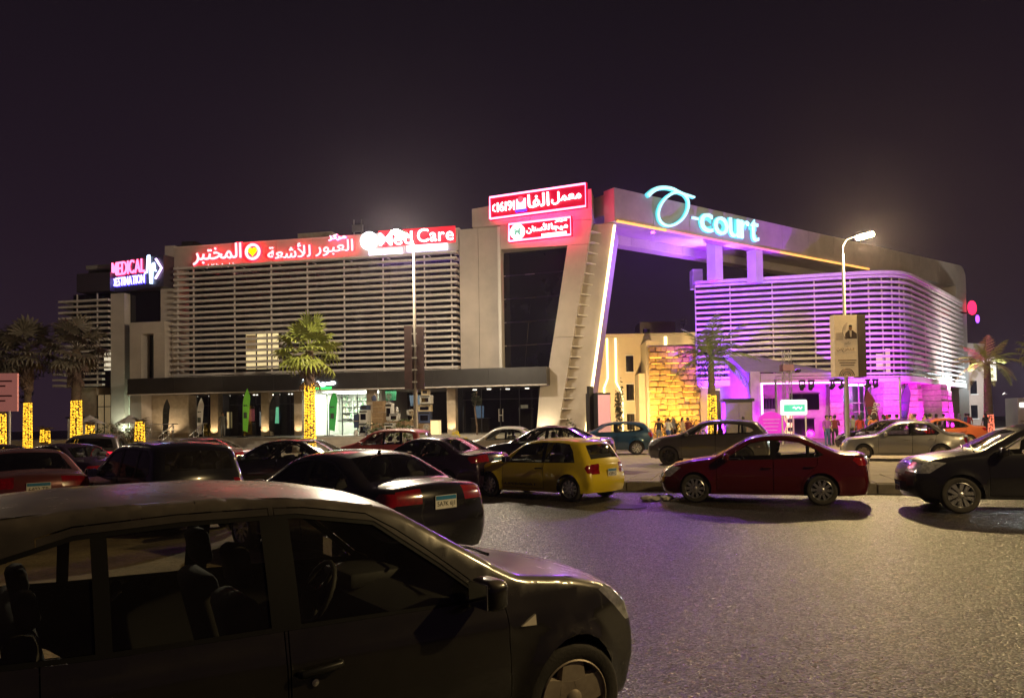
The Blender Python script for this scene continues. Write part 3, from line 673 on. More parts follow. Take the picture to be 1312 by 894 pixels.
# -- clinic sign
s = sign('clinic_sign', on_mall(-17.25, -.06, 13.2), 'white and red clinic sign with round white globe at the right end of the slats')
m = MB(); m.lathe([(.001, .10), (.35, .09), (.55, .03), (.62, -.06), (.62, -.10)], 28, Matrix.Translation((.66, -.12, 1.1)) @ Matrix.Rotation(R(90), 4, 'X'), cap=False); m.build('globe', EM('white globe', (1, .97, 1.0), 4.0), s)
bx('back_board', 1.35, 6.75, -.07, -.01, .62, 1.72, EM('red back board', (.9, .01, .03), .55), s)
latin(s, 'Med', 1.45, .66, 2.35, .92, E_WHT, None); latin(s, 'Care', 4.15, .74, 2.5, .92, E_WHT, None)
for a, b, z0, mt, tx in ((.7, 3.05, .05, E_LAV, 'عيادات'), (3.4, 6.2, .16, E_ICE, 'عيادات طبية')):
    p_ = bx('light_panel', a, b, -.16, -.02, z0, z0 + .42, mt, s); put('lettering', text_mesh(arabic(tx), (b - a) * .84, .30, .01, .01), P('panel ink', (.30, .34, .62), .5), p_, (a + (b - a) * .08, -.163, z0 + .06))
bx('halo_light', .5, 6.5, -.04, -.01, -.05, .02, E_VIO, s)
# -- angled corner sign of the medical block
MDR = R(-13)
s = sign('medical_sign', on_mall(-36.75, .35, 11.95, MDR), 'pink and blue MEDICAL DESTINATION sign with heartbeat line on the far left block')
latin(s, 'MEDICAL', .1, 1.05, 3.35, 1.02, EM('hot pink letter', (1.0, .16, .36), 2.2), EM('hot pink halo', (1.0, .004, .05), 1.6)); latin(s, 'DESTINATION', .1, .25, 3.35, .66, E_BLU, E_BLH)
hb = [(3.5, .95), (3.7, .95), (3.8, 2.15), (3.95, 2.2), (4.05, .15), (4.2, .12), (4.28, 1.55), (4.42, 1.6), (4.5, 1.0), (4.62, 1.0)]
MB().tube([(x, -.2, z) for x, z in hb], .07, 6).build('heartbeat_line', EM('ice blue tube', (.5, .66, 1.0), 2.4), s)
MB().tube([(4.55, -.2, .45), (5.15, -.2, 1.15), (4.6, -.2, 1.85)], .08, 6).build('arrow', EM('lilac tube', (.72, .5, 1.0), 2.4), s)
MB().prism_xy([(-.25, -.1), (5.25, -.1), (5.25, 2.2), (-.25, 1.0)], -.15, 2.1).build('sign_block', P('violet black cladding', (.05, .04, .055), .4), s)
# -- red framed laboratory sign on the tower
def framed(name, at, w, h, label):
    s = sign(name, at, label); bx('back_board', 0, w, -.10, .12, 0, h, EM('crimson board', (.62, .0, .03), .42), s)
    m = MB(); m.tube([(.08, -.13, .08), (w - .08, -.13, .08), (w - .08, -.13, h - .08), (.08, -.13, h - .08), (.08, -.13, .08)], .065, 6); m.build('neon_border', E_MAG, s)
    return s
s = framed('framed_lab_sign', on_mall(-8.05, -.55, 14.98, R(-12)), 6.65, 1.56, 'large crimson Arabic lab sign with pink neon border and number 16191')
letters(s, arabic('معمل'), 4.35, .42, 1.95, .78, E_WHT, None, y=-.14, bold=.012); letters(s, arabic('الفا'), 2.75, .42, 1.45, .85, E_WHT, None, y=-.14, bold=.012)
latin(s, '16191', .62, .45, 1.22, .62, E_WHT, None, y=-.14, bold=.004)
MB().tube([(.48, -.18, .95), (.33, -.18, .85), (.33, -.18, .6), (.48, -.18, .5)], .05, 6).build('handset', E_WHT, s)
bx('halo_light', .2, 6.4, .14, .17, .15, 1.4, E_ROSE, s); lo = bx('logo', 1.95, 2.6, -.17, -.11, .45, 1.1, EM('sky blue logo', (.35, .68, 1.0), 1.8), s); MB().lathe([(.001, .03), (.2, .03), (.2, 0)], 16, Matrix.Translation((2.27, -.172, 1.05)) @ Matrix.Rotation(R(90), 4, 'X'), cap=False).build('logo_dot', EM('red dot', (1, .05, .08), 1.6), lo)
bx('logo_foot', 1.9, 2.65, -.165, -.11, .28, .4, E_BLH, lo)
s = framed('framed_dental_sign', on_mall(-6.8, -.62, 13.42, R(-10)), 4.3, 1.26, 'smaller crimson Arabic dental sign with white tooth disc, below the lab sign')
m = MB(); m.lathe([(.001, .06), (.50, .06), (.50, 0)], 24, Matrix.Translation((.68, -.13, .62)) @ Matrix.Rotation(R(90), 4, 'X'), cap=False); m.build('disc', EM('white disc', (1, .95, 1), 2.2), s)
put('lettering', text_mesh('M', .42, .45, .02, .04), P('mint ink', (.25, .6, .45), .5, emit=(.25, .6, .45), es=.5), s, (.47, -.20, .40))
letters(s, arabic('ميجا'), 2.95, .42, 1.1, .5, E_WHT, None, y=-.14, bold=.012); letters(s, arabic('للأسنان'), 1.3, .42, 1.55, .55, E_WHT, None, y=-.14, bold=.012); letters(s, arabic('مركز'), 3.2, .93, .8, .22, E_WHT, None, y=-.14, bold=.02)
bx('light_bar', 2.3, 3.95, -.15, -.11, .16, .32, E_WHT, s)
bx('halo_light', .3, 4.0, .125, .14, .2, 1.1, E_ROSE, s)
# -- court name on the beam
s = sign('court_name_sign', on_gate(2.8, -.25, 14.8), 'large aqua O-court lettering with looping swoosh on the gateway beam')
def stroke(pts, r, name):
    MB().tube([(x, -.05, z) for x, z in pts], r, 8).build(name, E_CYA, s, True); MB().tube([(x, .10, z) for x, z in pts], [q * 1.3 for q in r] if isinstance(r, list) else r * 1.3, 6).build('halo_light', E_CYH, s)
stroke(smooth_path([(2.95, 2.48), (3.45, 2.39), (3.79, 2.09), (3.83, 1.68), (3.66, 1.24), (3.29, 0.76), (2.78, 0.38), (2.18, 0.11), (1.60, 0.03), (1.17, 0.15), (0.94, 0.42), (0.90, 0.76), (1.01, 1.11), (1.26, 1.49), (1.61, 1.85), (2.05, 2.16), (2.50, 2.39), (2.95, 2.48)], 3), .088, 'letter')
sw_ = smooth_path([(-0.01, 1.79), (0.23, 2.00), (0.62, 2.27), (1.10, 2.47), (1.68, 2.59), (2.26, 2.61), (2.85, 2.51), (3.35, 2.44), (3.85, 2.42), (4.46, 2.38)], 4); stroke(sw_, [lerp(.15, .08, i / (len(sw_) - 1)) for i in range(len(sw_))], 'swoosh')
bx('letter', 4.12, 4.76, -.14, -.02, .82, .98, E_CYA, s)
for c, x, w, h, z in (('c', 4.98, 1.30, 1.32, .12), ('o', 6.46, 1.48, 1.30, .12), ('u', 8.08, 1.14, 1.36, .14), ('r', 9.36, .96, 1.34, .18), ('t', 10.48, .92, 1.62, .14)):
    put('letter', text_mesh(c, w, h, .12, .0), E_CYA, s, (x, .0, z)); put('halo_light', text_mesh(c, w * 1.06, h * 1.06, .03, .06), E_CYH, s, (x - .03, .12, z - .04))
# -- pharmacy sign over its door
s = sign('pharmacy_sign', on_mall(-20.7, -1.86, 4.2), 'white Arabic pharmacy sign with green light bar behind the lit palm')
letters(s, arabic('صيدلية'), 0, .16, 2.4, .52, EM('cold white letter', (.80, .95, 1.0), 3.2), None, y=-.02, bold=.05)
bx('light_bar', .3, 2.1, -.06, -.01, .0, .14, E_GRN, s)
# -- far street sign past the right wing
s = sign('round_street_sign', ((45.2, 73.6, 11.2), R(20)), 'round red and violet lit sign at the far right end of the mall')
FE = MB(); FE.lathe([(.001, .08), (.95, .08), (.95, 0)], 24, Matrix.Translation((1.0, 0, 1.3)) @ Matrix.Rotation(R(90), 4, 'X') @ Matrix.Diagonal((.62, .75, 1, 1)), cap=False); FE.build('disc', EM('red pink disc', (1, .02, .10), 1.5), s)
MB().lathe([(.001, .08), (.45, .08), (.45, 0)], 20, Matrix.Translation((1.7, 0, .2)) @ Matrix.Rotation(R(90), 4, 'X') @ Matrix.Diagonal((.55, .9, 1, 1)), cap=False).build('lower_disc', EM('violet disc', (.35, .08, 1.0), 1.8), s)
bx('arm', -.6, 1.9, .06, .2, .7, .85, M_FRAME, s)
# ================================================================== CARS
def pip(px, pz, poly):
    """points in polygon, numpy"""
    inside = np.zeros(len(px), bool); n = len(poly)
    for i in range(n):
        x0, z0 = poly[i]; x1, z1 = poly[(i + 1) % n]
        if z0 == z1: continue
        c = ((z0 > pz) != (z1 > pz)) & (px < (x1 - x0) * (pz - z0) / (z1 - z0) + x0)
        inside ^= c
    return inside
def inset(poly, r):
    n = len(poly); a = sum(poly[i][0] * poly[(i + 1) % n][1] - poly[(i + 1) % n][0] * poly[i][1] for i in range(n))
    s = 1 if a > 0 else -1; out = []
    for i in range(n):
        p = Vector(poly[i - 1]); q = Vector(poly[i]); w = Vector(poly[(i + 1) % n])
        d1 = (q - p).normalized(); d2 = (w - q).normalized()
        n1 = Vector((-d1.y, d1.x)) * s; n2 = Vector((-d2.y, d2.x)) * s
        m = n1 + n2; m = m.normalized() if m.length > 1e-6 else n1
        k = r / max(0.45, m.dot(n1)); out.append((q.x + m.x * k, q.y + m.y * k))
    return out
def dense(pts, h):
    o = []
    for i in range(len(pts) - 1):
        a, b = pts[i], pts[i + 1]; L_ = math.hypot(b[0] - a[0], b[1] - a[1]); k = max(1, round(L_ / h))
        for j in range(k): t = j / k; o.append((a[0] + (b[0] - a[0]) * t, a[1] + (b[1] - a[1]) * t))
    o.append(pts[-1]); return o
def sst(t):
    t = np.clip(t, 0, 1); return t * t * (3 - 2 * t)

SPECS = dict(
 hatch=dict(L=4.02, W=1.76, H=1.53, wb=2.59, fo=.78, r=.312, belt=(.90, 1.0), roofw=.70, h=.055,
   top=[(.24, .22, ''), (.15, .36, ''), (.12, .50, ''), (.14, .66, ''), (.22, .80, ''), (.36, .885, ''), (.74, .975, ''), (1.14, 1.03, 'ws'), (1.80, 1.435, ''), (2.15, 1.505, ''), (2.6, 1.537, ''), (3.2, 1.533, ''), (3.72, 1.495, 'rw'), (3.90, 1.04, ''), (3.93, .86, ''), (3.96, .70, ''), (4.02, .60, ''), (4.02, .42, ''), (3.94, .25, '')],
   dlo=[(1.34, .935), (1.60, 1.15), (1.92, 1.385), (2.3, 1.45), (2.8, 1.456), (3.2, 1.44), (3.5, 1.365), (3.66, 1.20), (3.60, 1.09), (3.48, 1.005), (3.1, .985), (2.36, .965)],
   pil=[(2.34, 2.47), (3.08, 3.14)], doors=[(1.24, 2.405, 0), (2.405, 3.33, 1)],
   head=(.66, .86, .50, .52), tail=(.72, 1.04, .74, .17), grille=(.60, .78, .46), low=(.30, .46, .62), hub='cap', mirz=1.0),
 hatch3=dict(L=3.85, W=1.66, H=1.42, wb=2.44, fo=.75, r=.295, belt=(.86, .90), roofw=.72, h=.10,
   top=[(.12, .2, ''), (.03, .34, ''), (0, .46, ''), (.03, .58, ''), (.10, .68, ''), (.26, .76, ''), (.7, .86, ''), (1.12, .92, 'ws'), (1.74, 1.33, ''), (2.1, 1.405, ''), (2.6, 1.42, ''), (3.1, 1.39, ''), (3.42, 1.345, 'rw'), (3.72, .90, ''), (3.77, .82, ''), (3.79, .62, ''), (3.85, .55, ''), (3.85, .38, ''), (3.78, .22, '')],
   dlo=[(1.30, .865), (1.80, 1.30), (2.3, 1.355), (2.8, 1.35), (3.12, 1.315), (3.26, 1.15), (3.36, .90), (2.3, .875)],
   pil=[(2.38, 2.48)], doors=[(1.2, 2.46, 0)],
   head=(.56, .70, .45, .30), tail=(.66, .84, .66, .15), grille=(.54, .64, .42), low=(.26, .40, .55), hub='multi', mirz=.94),
 sedan=dict(L=4.53, W=1.78, H=1.46, wb=2.65, fo=.88, r=.318, belt=(.90, .98), roofw=.70, h=.085,
   top=[(.14, .2, ''), (.04, .34, ''), (0, .48, ''), (.03, .60, ''), (.12, .72, ''), (.30, .80, ''), (.8, .91, ''), (1.28, .97, 'ws'), (2.02, 1.385, ''), (2.35, 1.45, ''), (2.75, 1.46, ''), (3.15, 1.425, 'rw'), (3.86, 1.075, ''), (4.05, 1.06, ''), (4.38, 1.055, ''), (4.45, 1.0, ''), (4.48, .78, ''), (4.53, .64, ''), (4.53, .42, ''), (4.44, .22, '')],
   dlo=[(1.50, .935), (2.08, 1.31), (2.4, 1.365), (2.8, 1.37), (3.1, 1.33), (3.42, 1.18), (3.58, 1.06), (3.45, 1.005), (2.6, .965)],
   pil=[(2.50, 2.62), (3.26, 3.30)], doors=[(1.36, 2.56, 0), (2.56, 3.46, 1)],
   head=(.56, .76, .46, .55), tail=(.84, 1.0, .55, .30), grille=(.56, .68, .42), low=(.26, .42, .6), hub='multi', mirz=1.0),
 boxy=dict(L=4.25, W=1.66, H=1.41, wb=2.50, fo=.80, r=.295, belt=(.87, .90), roofw=.74, h=.11,
   top=[(.08, .22, ''), (.0, .36, ''), (0, .50, ''), (.06, .62, ''), (.10, .72, ''), (.24, .79, ''), (.8, .86, ''), (1.25, .91, 'ws'), (1.86, 1.34, ''), (2.2, 1.40, ''), (2.6, 1.41, ''), (3.0, 1.37, 'rw'), (3.48, .98, ''), (3.7, .96, ''), (4.1, .94, ''), (4.17, .86, ''), (4.19, .60, ''), (4.25, .54, ''), (4.25, .38, ''), (4.18, .22, '')],
   dlo=[(1.46, .895), (1.94, 1.28), (2.3, 1.33), (2.7, 1.33), (2.95, 1.28), (3.27, 1.0), (3.2, .93), (2.4, .905)],
   pil=[(2.36, 2.45), (2.98, 3.02)], doors=[(1.3, 2.40, 0), (2.40, 3.16, 1)],
   head=(.56, .72, .52, .16), tail=(.62, .84, .55, .16), grille=(.56, .68, .46), low=(.28, .40, .6), hub='cap', mirz=.95),
 mpv=dict(L=4.25, W=1.72, H=1.58, wb=2.58, fo=.82, r=.305, belt=(.93, .98), roofw=.76, h=.10,
   top=[(.10, .22, ''), (.02, .36, ''), (0, .52, ''), (.04, .68, ''), (.14, .80, ''), (.3, .88, ''), (.75, .98, ''), (1.1, 1.05, 'ws'), (1.85, 1.48, ''), (2.2, 1.56, ''), (2.8, 1.58, ''), (3.5, 1.56, ''), (3.88, 1.50, 'rw'), (4.08, 1.03, ''), (4.15, .86, ''), (4.18, .66, ''), (4.25, .58, ''), (4.25, .4, ''), (4.18, .24, '')],
   dlo=[(1.36, .96), (1.94, 1.41), (2.4, 1.48), (3.0, 1.49), (3.55, 1.46), (3.72, 1.38), (3.84, 1.06), (3.7, 1.0), (2.4, .975)],
   pil=[(2.38, 2.48), (3.16, 3.24)], doors=[(1.24, 2.43, 0), (2.43, 3.28, 1)],
   head=(.60, .80, .5, .35), tail=(.72, .94, .80, .12), grille=(.58, .72, .45), low=(.3, .46, .6), hub='cap', mirz=1.02),
 suv=dict(L=4.45, W=1.84, H=1.64, wb=2.64, fo=.88, r=.345, belt=(1.05, 1.14), roofw=.70, h=.085,
   top=[(.14, .28, ''), (.03, .42, ''), (0, .58, ''), (.03, .76, ''), (.12, .90, ''), (.32, .985, ''), (.85, 1.08, ''), (1.24, 1.13, 'ws'), (2.0, 1.55, ''), (2.3, 1.62, ''), (2.8, 1.64, ''), (3.4, 1.62, ''), (3.95, 1.55, 'rw'), (4.28, 1.16, ''), (4.36, .96, ''), (4.38, .78, ''), (4.45, .68, ''), (4.45, .48, ''), (4.36, .30, '')],
   dlo=[(1.48, 1.09), (2.06, 1.46), (2.4, 1.53), (3.0, 1.54), (3.5, 1.49), (3.84, 1.35), (3.92, 1.25), (3.7, 1.165), (2.6, 1.12)],
   pil=[(2.50, 2.62), (3.34, 3.40)], doors=[(1.36, 2.56, 0), (2.56, 3.52, 1)],
   head=(.74, .93, .5, .62), tail=(.88, 1.12, .52, .30), grille=(.70, .86, .46), low=(.38, .56, .62), hub='five', mirz=1.15),
)
CARCACHE = {}
def car_meshes(key):
    if key in CARCACHE: return CARCACHE[key]
    S = SPECS[key]; L_, Wd, H_, wb, fo, r = S['L'], S['W'], S['H'], S['wb'], S['fo'], S['r']; h = S['h']
    X = lambda d: L_ / 2 - d
    # top outline, densified, softened; a tag per segment
    pts = []; tags = []
    T = S['top']
    for i in range(len(T) - 1):
        a, b = T[i], T[i + 1]; ln = math.hypot(b[0] - a[0], b[1] - a[1]); k = max(2, round(ln / (h * .8)))
        for j in range(k):
            t = j / k; pts.append((X(a[0] + (b[0] - a[0]) * t), a[1] + (b[1] - a[1]) * t)); tags.append(a[2])
    pts.append((X(T[-1][0]), T[-1][1]))
    A = np.array(pts)
    for it in range(3):
        B = A.copy(); B[1:-1] = .25 * A[:-2] + .5 * A[1:-1] + .25 * A[2:]; A = B
    top = [tuple(p) for p in A]
    # bottom with wheel arches
    Ra = r + .052; xf = X(fo); xr = X(fo + wb); zs = .20 if key != 'suv' else .27
    def arch(xc):
        zc = r; a0 = math.asin(max(-1, (zs - zc) / Ra)); o = []
        for j in range(15):
            t = (math.pi - a0) - (math.pi - 2 * a0) * j / 14; o.append((xc + Ra * math.cos(t), zc + Ra * math.sin(t)))
        return o
    bot = dense([top[-1], (xr - Ra - .03, zs)], .12)[1:] + arch(xr)[0:] + dense([(xr + Ra + .02, zs), (xf - Ra - .02, zs)], .15) + arch(xf) + [(xf + Ra + .04, zs)]
    outline = top + bot
    tp = np.array(top)
    def dist_top(x, z):
        P0 = tp[:-1]; D = tp[1:] - tp[:-1]; q = np.stack([x, z], 1)
        best = np.full(len(x), 9.0)
        for i in range(len(D)):
            w = q - P0[i]; t = np.clip((w @ D[i]) / max(1e-9, D[i] @ D[i]), 0, 1); e_ = w - t[:, None] * D[i]
            best = np.minimum(best, np.hypot(e_[:, 0], e_[:, 1]))
        return best
    z0b, z1b = S['belt']; wm = Wd / 2; rr = .042 if key == 'hatch' else .085
    def belt(x):
        d = L_ / 2 - x; return z0b + (z1b - z0b) * np.clip((d - 1.0) / (L_ - 1.6), 0, 1)
    def hw(x, z, edge=True):
        x = np.atleast_1d(np.asarray(x, float)); z = np.atleast_1d(np.asarray(z, float))
        b = belt(x); zm = .56 * b
        y = np.full(len(x), wm)
        lo = z < zm; y[lo] -= .07 * ((zm[lo] - z[lo]) / (zm[lo] - .15)) ** 2
        mi = (z >= zm) & (z < b); y[mi] -= .045 * ((z[mi] - zm[mi]) / (b[mi] - zm[mi])) ** 2
        hi = z >= b; k = (wm - .045 - S['roofw'] * wm) / (H_ - b); y[hi] -= .045 + k[hi] * (z[hi] - b[hi]) * (0.75 + .25 * (z[hi] - b[hi]) / (H_ - b[hi]))
        f = np.clip((x - (L_ / 2 - .85)) / .85, 0, 1); y -= .10 * f ** 2
        f = np.clip((-x - (L_ / 2 - .85)) / .85, 0, 1); y -= .075 * f ** 2
        for xc in (xf, xr):
            dd = np.hypot(x - xc, z - r) - Ra; y += .022 * np.exp(-(dd / .055) ** 2) * (z < b)
        y += .010 * np.exp(-((z - (b - .13)) / .03) ** 2) - .012 * np.exp(-((z - .42 * b) / .05) ** 2)
        if edge:
            d = dist_top(x, z); q = d < rr
            y[q] -= rr - np.sqrt(np.maximum(0, rr ** 2 - (rr - d[q]) ** 2))
        return y
    def bow(v):
        x, y, z = v; t = (abs(y) / wm) ** 2
        f = max(0, (abs(x) - (L_ / 2 - 1.05)) / 1.05); b = (.24 if key == 'hatch' else .17) if x > 0 else .11
        return (x - math.copysign(b * t * f * f, x), y, z)
    # polygons in x,z
    dlo = [(X(d), z) for d, z in S['dlo']]; dloi = inset(dlo, .02)
    def ztop(d):
        zz = [z for (dd, z) in S['dlo']]; up = []
        D = S['dlo']; best = None
        for i in range(len(D)):
            a, b = D[i], D[(i + 1) % len(D)]
            if (a[0] - d) * (b[0] - d) <= 0 and a[0] != b[0]:
                z = a[1] + (b[1] - a[1]) * (d - a[0]) / (b[0] - a[0]); best = z if best is None else max(best, z)
        return best
    doors = []
    for d0, d1, rear in S['doors']:
        p = [(d0, zs + .07)]
        dd0 = S['dlo'][0][0] if not rear else d0
        if not rear: p += [(d0, z0b - .05), (d0 + .02, z0b + .035)]
        N = 7; d1c = d1 if ztop(d1) is not None else max(d for d, z in S['dlo']) - .02
        for j in range(N + 1):
            d = max(dd0, d0) + .02 + (d1c - max(dd0, d0) - .02) * j / N; zt = ztop(d)
            if zt: p.append((d, zt + .034))
        if not rear: p.append((d1, zs + .07))
        else:
            xa = fo + wb - Ra - .05
            p += [(d1, .95 * z0b)] if d1 > xa else []
            if d1 > xa:
                for a in (62, 38, 14):
                    p.append((fo + wb - (Ra + .05) * math.cos(R(a)), r + (Ra + .05) * math.sin(R(a))))
                p = [q for q in p if not (q[0] > d1 + 1e-6)]
            p.append((xa, zs + .07))
        doors.append([(X(d), z) for d, z in p])
    doorsi = [inset(p, .008 if h > .06 else .0055) for p in doors]
    hz0, hz1, ht, hd = S['head']; tz0, tz1, tt, td = S['tail']
    headp = [(X(-.05), hz0), (X(hd * .45), hz0 + .015), (X(hd), hz1 + (.02 if hd > .3 else 0)), (X(hd * .5), hz1 + .06), (X(-.05), hz1 + .05)]
    tailp = [(X(L_ + .05), tz0), (X(L_ - td * .7), tz0), (X(L_ - td - .04), (tz0 + tz1) / 2 + .03), (X(L_ - td), tz1), (X(L_ + .05), tz1)]
    # constrained triangulation of the side
    V = []; E_ = []
    def loop(poly, hh, closed=True):
        q = dense(list(poly) + ([poly[0]] if closed else []), hh); q = q[:-1] if closed else q; k = len(V); V.extend(q); n = len(q)
        E_.extend([(k + i, k + (i + 1) % n) for i in range(n if closed else n - 1)])
    k = len(V); V.extend(outline); n = len(outline); E_.extend([(k + i, k + (i + 1) % n) for i in range(n)])
    hs = max(h * 1.2, .06)
    loop(dlo, hs); loop(dloi, hs)
    for p in doors + doorsi: loop(p, hs)
    for p in (headp, tailp): loop(p, .06)
    for a, b in S['pil']:
        for d in (a, b): loop([(X(d), min(z for _, z in S['dlo']) - .004), (X(d), (ztop(d) or H_ - .15) + .004)], hs, False)
    for off in ((.008, .022, .042) if key == 'hatch' else (.02, .05, .085)):
        for i in range(1, len(top) - 1):
            d = Vector((top[i + 1][0] - top[i - 1][0], top[i + 1][1] - top[i - 1][1])).normalized()
            V.append((top[i][0] - d.y * off, top[i][1] + d.x * off))
    for rad in (.03, .07):
        for xc in (xf, xr):
            for j in range(16): t = math.pi * j / 15; V.append((xc + (Ra + rad) * math.cos(t), r + (Ra + rad) * math.sin(t)))
    gx = np.arange(-L_ / 2 + .05, L_ / 2, h * 1.25); gz = np.arange(zs + .05, H_, h * 1.1)
    for x in gx:
        for z in gz: V.append((x, z))
    res = delaunay_2d_cdt([Vector(v) for v in V], E_, [], 0, 1e-5)
    v2 = np.array([tuple(v) for v in res[0]]); tri = [tuple(f) for f in res[2]]
    tri = [t for t in tri if len(t) == 3]
    cen = np.array([(v2[a] + v2[b] + v2[c]) / 3 for a, b, c in tri]); cx, cz = cen[:, 0], cen[:, 1]
    ins = pip(cx, cz, outline) | ((cz > .6 * H_) & (pip(cx, cz - .0015, outline) | pip(cx - .001, cz - .0015, outline))); idlo = pip(cx, cz, dlo); iwin = pip(cx, cz, dloi)
    ih = pip(cx, cz, headp); itl = pip(cx, cz, tailp)
    cls = np.array(['none'] * len(tri), dtype=object)
    cls[ins] = 'body'
    for p in doors: cls[ins & pip(cx, cz, p)] = 'none'
    for kx, p in enumerate(doorsi): cls[ins & pip(cx, cz, p)] = 'door%d' % kx
    isd = np.array([str(c_).startswith('door') for c_ in cls]); cls[isd & (cz > belt(cx) + .12)] = 'body'
    cls[ins & ih] = 'head'; cls[ins & itl] = 'tail'
    cls[ins & idlo] = 'trim'
    cd_ = L_ / 2 - cx; edges = [-1] + [v for ab in S['pil'] for v in ab] + [99]
    for wi in range(0, len(edges) - 1, 2):
        cls[ins & iwin & (cd_ > edges[wi]) & (cd_ < edges[wi + 1])] = 'win%d' % (wi // 2)
    Y = hw(v2[:, 0], v2[:, 1])
    # the wrap from bumper over bonnet, glass, roof and tail
    ts = [-1, -.97, -.9, -.82, -.74, -.62, -.5, -.3, -.1, .1, .3, .5, .62, .74, .82, .9, .97, 1]
    tpy = hw(tp[:, 0], tp[:, 1])
    nrm = []
    for i in range(len(top)):
        a = tp[max(0, i - 1)]; b = tp[min(len(top) - 1, i + 1)]; d = (b - a) / max(1e-9, np.hypot(*(b - a))); nrm.append((-d[1] * -1, d[0] * -1))
    nrm = [(-(tp[min(len(top) - 1, i + 1)] - tp[max(0, i - 1)])[1], (tp[min(len(top) - 1, i + 1)] - tp[max(0, i - 1)])[0]) for i in range(len(top))]
    SV = []
    for i, (x, z) in enumerate(top):
        nx, nz = nrm[i]; ln = math.hypot(nx, nz); nx, nz = -nx / ln, -nz / ln
        cr_ = .045 if z > .75 * H_ or (z > .55 * H_) else .02
        for t in ts: SV.append((x + nx * cr_ * (1 - t * t), t * tpy[i], z + nz * cr_ * (1 - t * t)))
    nt_ = len(ts)
    parts = {}
    def addf(key_, vs): parts.setdefault(key_, MB()).add([bow(v) for v in vs], [tuple(range(len(vs)))])
    iws = [i for i, t in enumerate(tags) if t == 'ws']; irw = [i for i, t in enumerate(tags) if t == 'rw']
    gz0, gz1, gt = S['grille']; lz0, lz1, lt = S['low']
    for i in range(len(top) - 1):
        zc = (top[i][1] + top[i + 1][1]) / 2; xc = (top[i][0] + top[i + 1][0]) / 2; front = xc > L_ / 2 - .4; back = xc < -L_ / 2 + .5
        for j in range(nt_ - 1):
            tm = abs((ts[j] + ts[j + 1]) / 2)
            q = [SV[i * nt_ + j], SV[(i + 1) * nt_ + j], SV[(i + 1) * nt_ + j + 1], SV[i * nt_ + j + 1]]
            key_ = 'body'; sd = 'L' if ts[j] > -1e-9 + 0 else 'R'
            if iws and iws[0] + 1 <= i <= iws[-1] - 1 and tm < .9: key_ = 'windshield'
            elif irw and irw[0] + 1 <= i <= irw[-1] - 1 and tm < .88: key_ = 'rear_window'
            elif front and hz0 < zc < hz1 and tm > ht: key_ = 'head' + sd
            elif front and gz0 < zc < gz1 and tm < gt: key_ = 'grille'
            elif front and lz0 < zc < lz1 and tm < lt: key_ = 'low'
            elif back and tz0 < zc < tz1 and tm > tt and i > irw[-1]: key_ = 'tail' + sd
            elif back and tz0 < zc < tz1 and tm > tt and key == 'mpv': key_ = 'tail' + sd
            addf(key_, q)
    for t, c in zip(tri, cls):
        if c == 'none': continue
        for s, sd in ((1, 'L'), (-1, 'R')):
            off = -.012 if c.startswith('win') else (-.004 if c == 'trim' else 0)
            vs = [(v2[i][0], s * (Y[i] + off), v2[i][1]) for i in t]
            if s < 0: vs = vs[::-1]
            addf(c if c == 'body' else c + sd, vs)
    out = {}
    for k_, m in parts.items():
        me = bpy.data.meshes.new(k_); bm = bmesh.new()
        vv = [bm.verts.new(v) for v in m.v]
        for f in m.f:
            try: bm.faces.new([vv[i] for i in f])
            except ValueError: pass
        bmesh.ops.remove_doubles(bm, verts=bm.verts, dist=2e-4)
        bmesh.ops.recalc_face_normals(bm, faces=bm.faces)
        # outward check
        s = sum((f.normal.dot(f.calc_center_median() - Vector((0, 0, .7)))) * f.calc_area() for f in bm.faces)
        if s < 0: bmesh.ops.reverse_faces(bm, faces=bm.faces)
        bm.to_mesh(me); bm.free()
        me.polygons.foreach_set('use_smooth', [True] * len(me.polygons)); me.set_sharp_from_angle(angle=R(42))
        out[k_] = me
    ln_ = {1: MB(), -1: MB()}; ll = (ins & (cz < belt(cx) - .03) & (cz > zs + .06) & np.array([c_ == 'none' or c_.startswith('door') for c_ in cls]))
    for t, q in zip(tri, ll):
        if q:
            for s in (1, -1): ln_[s].add([bow((v2[i][0], s * (Y[i] - .035), v2[i][1])) for i in t], [(0, 1, 2)])
    out['linerL'] = ln_[1].mesh('door_liner'); out['linerR'] = ln_[-1].mesh('door_liner')
    info = dict(S=S, X=X, hw=lambda x, z: float(hw(x, z)[0]), belt=lambda x: float(belt(np.array([x]))[0]), top=top, tags=tags, xf=xf, xr=xr, bow=bow, zs=zs)
    # --- underbody
    m = MB(); m.box(-L_ / 2 + .35, L_ / 2 - .35, -wm + .28, wm - .28, zs - .02, .42); m.box(X(1.0), L_ / 2 - .3, -wm + .3, wm - .3, .42, .72)
    m.box(-L_ / 2 + .3, X(fo + wb + .0), -wm + .3, wm - .3, .42, .70); m.box(xr + Ra + .06, xf - Ra - .06, -wm + .10, wm - .10, zs + .02, .36)
    out['underbody'] = m.mesh('underbody')
    # --- cabin furniture
    d0 = S['dlo'][0][0]; zb = z0b; k = MB()
    k.prism_xz([(X(d0 - .25), zb - .02), (X(d0 + .16), zb + .01), (X(d0 + .34), zb - .06), (X(d0 + .30), zb - .36), (X(d0 - .2), zb - .4)], -wm + .13, wm - .13)
    k.rbox(X(d0 + .34), X(d0 - .02), .16, .60, zb - .04, zb + .06, .03)
    out['dashboard'] = k.mesh('dashboard', True, 40)
